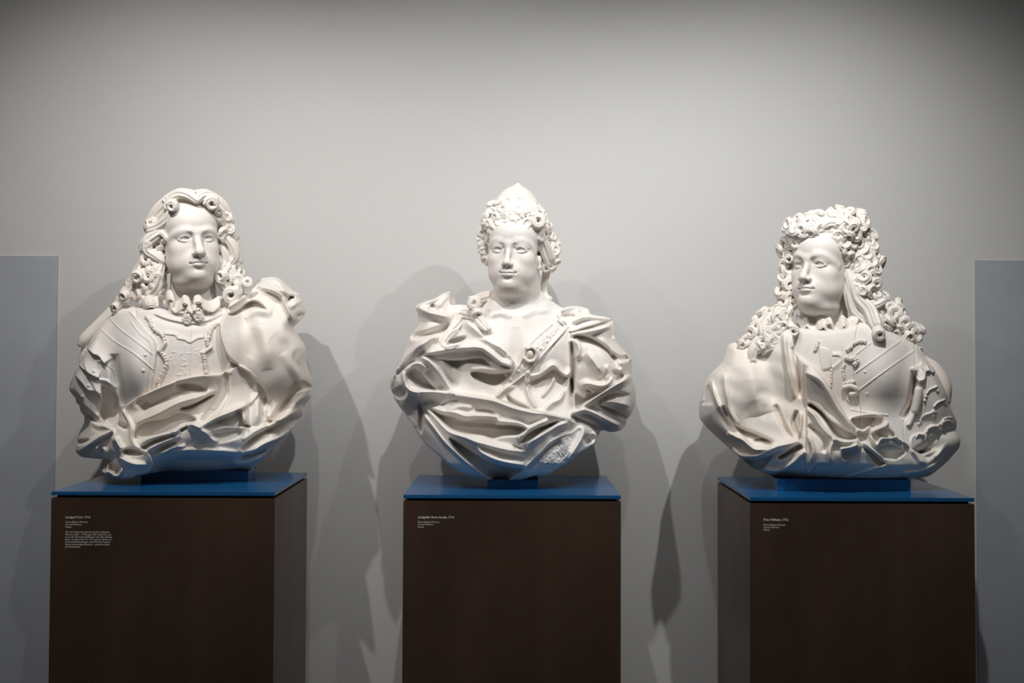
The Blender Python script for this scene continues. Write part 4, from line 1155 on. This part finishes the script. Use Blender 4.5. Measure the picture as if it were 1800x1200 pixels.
    sculpt(K, """
    5 45 40 0 .4 | 1300,785 1380,795 1470,795 1560,790
    10 50 40 0 .3 | 1320,640 1325,690 1335,730
    pocket 9 6 | 1230,706 1237,680 1244,678 1251,700 1248,714 1228,714
    10 6 7 0 .15 | 1246,668 1254,700 1268,728 1290,755 1318,790
    -16 7 16 0 .12 | 1266,716 1283,745 1297,757 1327,767 1357,781
    6 8 10 0 .3 | 1270,657 1274,693 1281,727 1294,748
    -9 4 5 0 .2 | 1322,777 1338,774 1354,776
    15 8 10 0 .12 | 1276,762 1303,776 1327,792 1360,787 1404,776
    12 8 6 0 .12 | 1284,792 1298,803 1318,804 1337,801 1363,789
    pocket 18 5 | 1303,808 1320,808 1345,803 1358,802 1347,818 1336,830 1318,822
    14 9 7 0 .12 | 1337,826 1358,829 1375,826 1394,813 1414,792
    pocket 15 5 | 1364,804 1380,793 1403,779 1412,789 1393,799 1372,810
    9 8 8 0 .15 | 1378,585 1380,620 1386,655 1395,700
    -10 5 6 0 .15 | 1394,610 1400,640 1405,670 1406,700
    -8 5 10 0 .2 | 1363,712 1376,745 1391,770
    -12 6 6 0 .2 | 1400,722 1394,745 1402,768
    9 5 6 0 .2 | 1408,725 1407,745 1404,768
    -2.5 14 12 0 .3 | 1328,690 1345,694 1360,705
    -2 12 12 0 .3 | 1345,712 1342,728 1346,742
    slab 15 3 | 1413,640 1417,700 1417,760 1417,830 1436,817 1453,815 1465,822 1485,815 1493,807 1510,788 1512,780 1507,768 1503,756 1490,735 1470,700 1452,668 1430,645
    10 16 4 .3 .1 | 1415,655 1440,668 1456,690 1470,715 1488,738 1502,756
    pocket 22 4 | 1418,713 1425,708 1443,720 1460,738 1480,750 1500,760 1508,768 1495,773 1475,771 1463,762 1450,742 1435,725
    9 5 9 0 .15 | 1417,717 1431,730 1441,746 1458,764 1480,775 1508,774
    -10 7 7 0 .2 | 1420,748 1443,766 1451,780 1446,795
    10 7 8 0 .2 | 1466,770 1458,793 1461,815
    9 8 6 0 .2 | 1420,765 1428,790 1424,815
    7 6 6 0 .2 | 1480,785 1478,800 1484,812
    pocket 11 4 | 1479,793 1508,787 1502,800 1492,809 1481,808
    8 6 6 0 .15 | 1475,788 1493,785 1508,780
    13 4 5 0 .08 | 1494,733 1517,728 1540,727 1556,733 1559,743 1547,751 1535,756 1530,764
    pocket 15 4 | 1494,737 1513,731 1538,733 1528,745 1515,754 1504,750
    10 6 6 0 .15 | 1505,753 1517,757 1528,748
    pocket 17 4 | 1537,758 1552,749 1568,755 1572,766 1553,768
    11 4 5 0 .08 | 1528,763 1540,780 1548,769 1573,765 1590,775 1600,785
    8 6 8 0 .15 | 1566,752 1574,764 1584,772
    pocket 11 5 | 1541,783 1565,776 1590,790 1572,806 1547,801
    pocket 13 4 | 1513,783 1526,788 1545,803 1556,812 1541,817 1527,801
    8 5 5 0 .15 | 1516,775 1532,788 1550,802
    9 10 9 0 .2 | 1598,784 1612,800 1620,812
    8 5 3 1 .1 | 1583,828 1600,826 1617,823 1643,809 1652,797 1658,788
    8 7 7 0 .15 | 1640,800 1652,785 1660,770
    6 5 3 1 .1 | 1486,838 1513,829 1555,815
    pocket 13 5 | 1615,794 1635,776 1650,769 1666,757 1676,754 1667,768 1650,778 1630,788
    6 6 6 0 .15 | 1618,797 1650,782 1680,760
    """)
    K.wobble(1.0, 45, 8); K.blur(1)
    pol = S('1392,585 1384,578 1372,580 1345,600 1300,602 1278,607 1267,637 1247,657 1237,673 1229,697 1225,712 1225,735 1235,750 1248,763 1277,788 1297,805 1313,820 1337,830 1360,838 1410,842 1527,844 1598,843 1627,832 1652,813 1675,788 1685,767 1687,757 1681,749 1672,760 1655,768 1638,775 1622,790 1612,792 1598,783 1590,775 1574,765 1568,752 1558,738 1545,727 1525,724 1500,731 1490,733 1470,700 1452,668 1430,645 1405,626 1396,610')
    sd = K.sd(pol); edge = sst((sd+28)/28)
    side = np.clip((np.abs(K.X-1455)-130)/80, 0, 1)
    K.H -= (36*edge*edge*side).astype(F32)
    under = np.clip((K.Y-812)/32, 0, 1.2); K.H -= (50*under**1.5).astype(F32)
    V = Vol((x0, y0, -100), (x1, y1, 165), r); V.height(K, -75, sd, 6)
    V.ell((1638, 772, -25), (44, 30, 50), 8)
    V.clip(T.row); V.mesh('cloak', T, M_warm, t)
bust1()
bust2()
bust3()
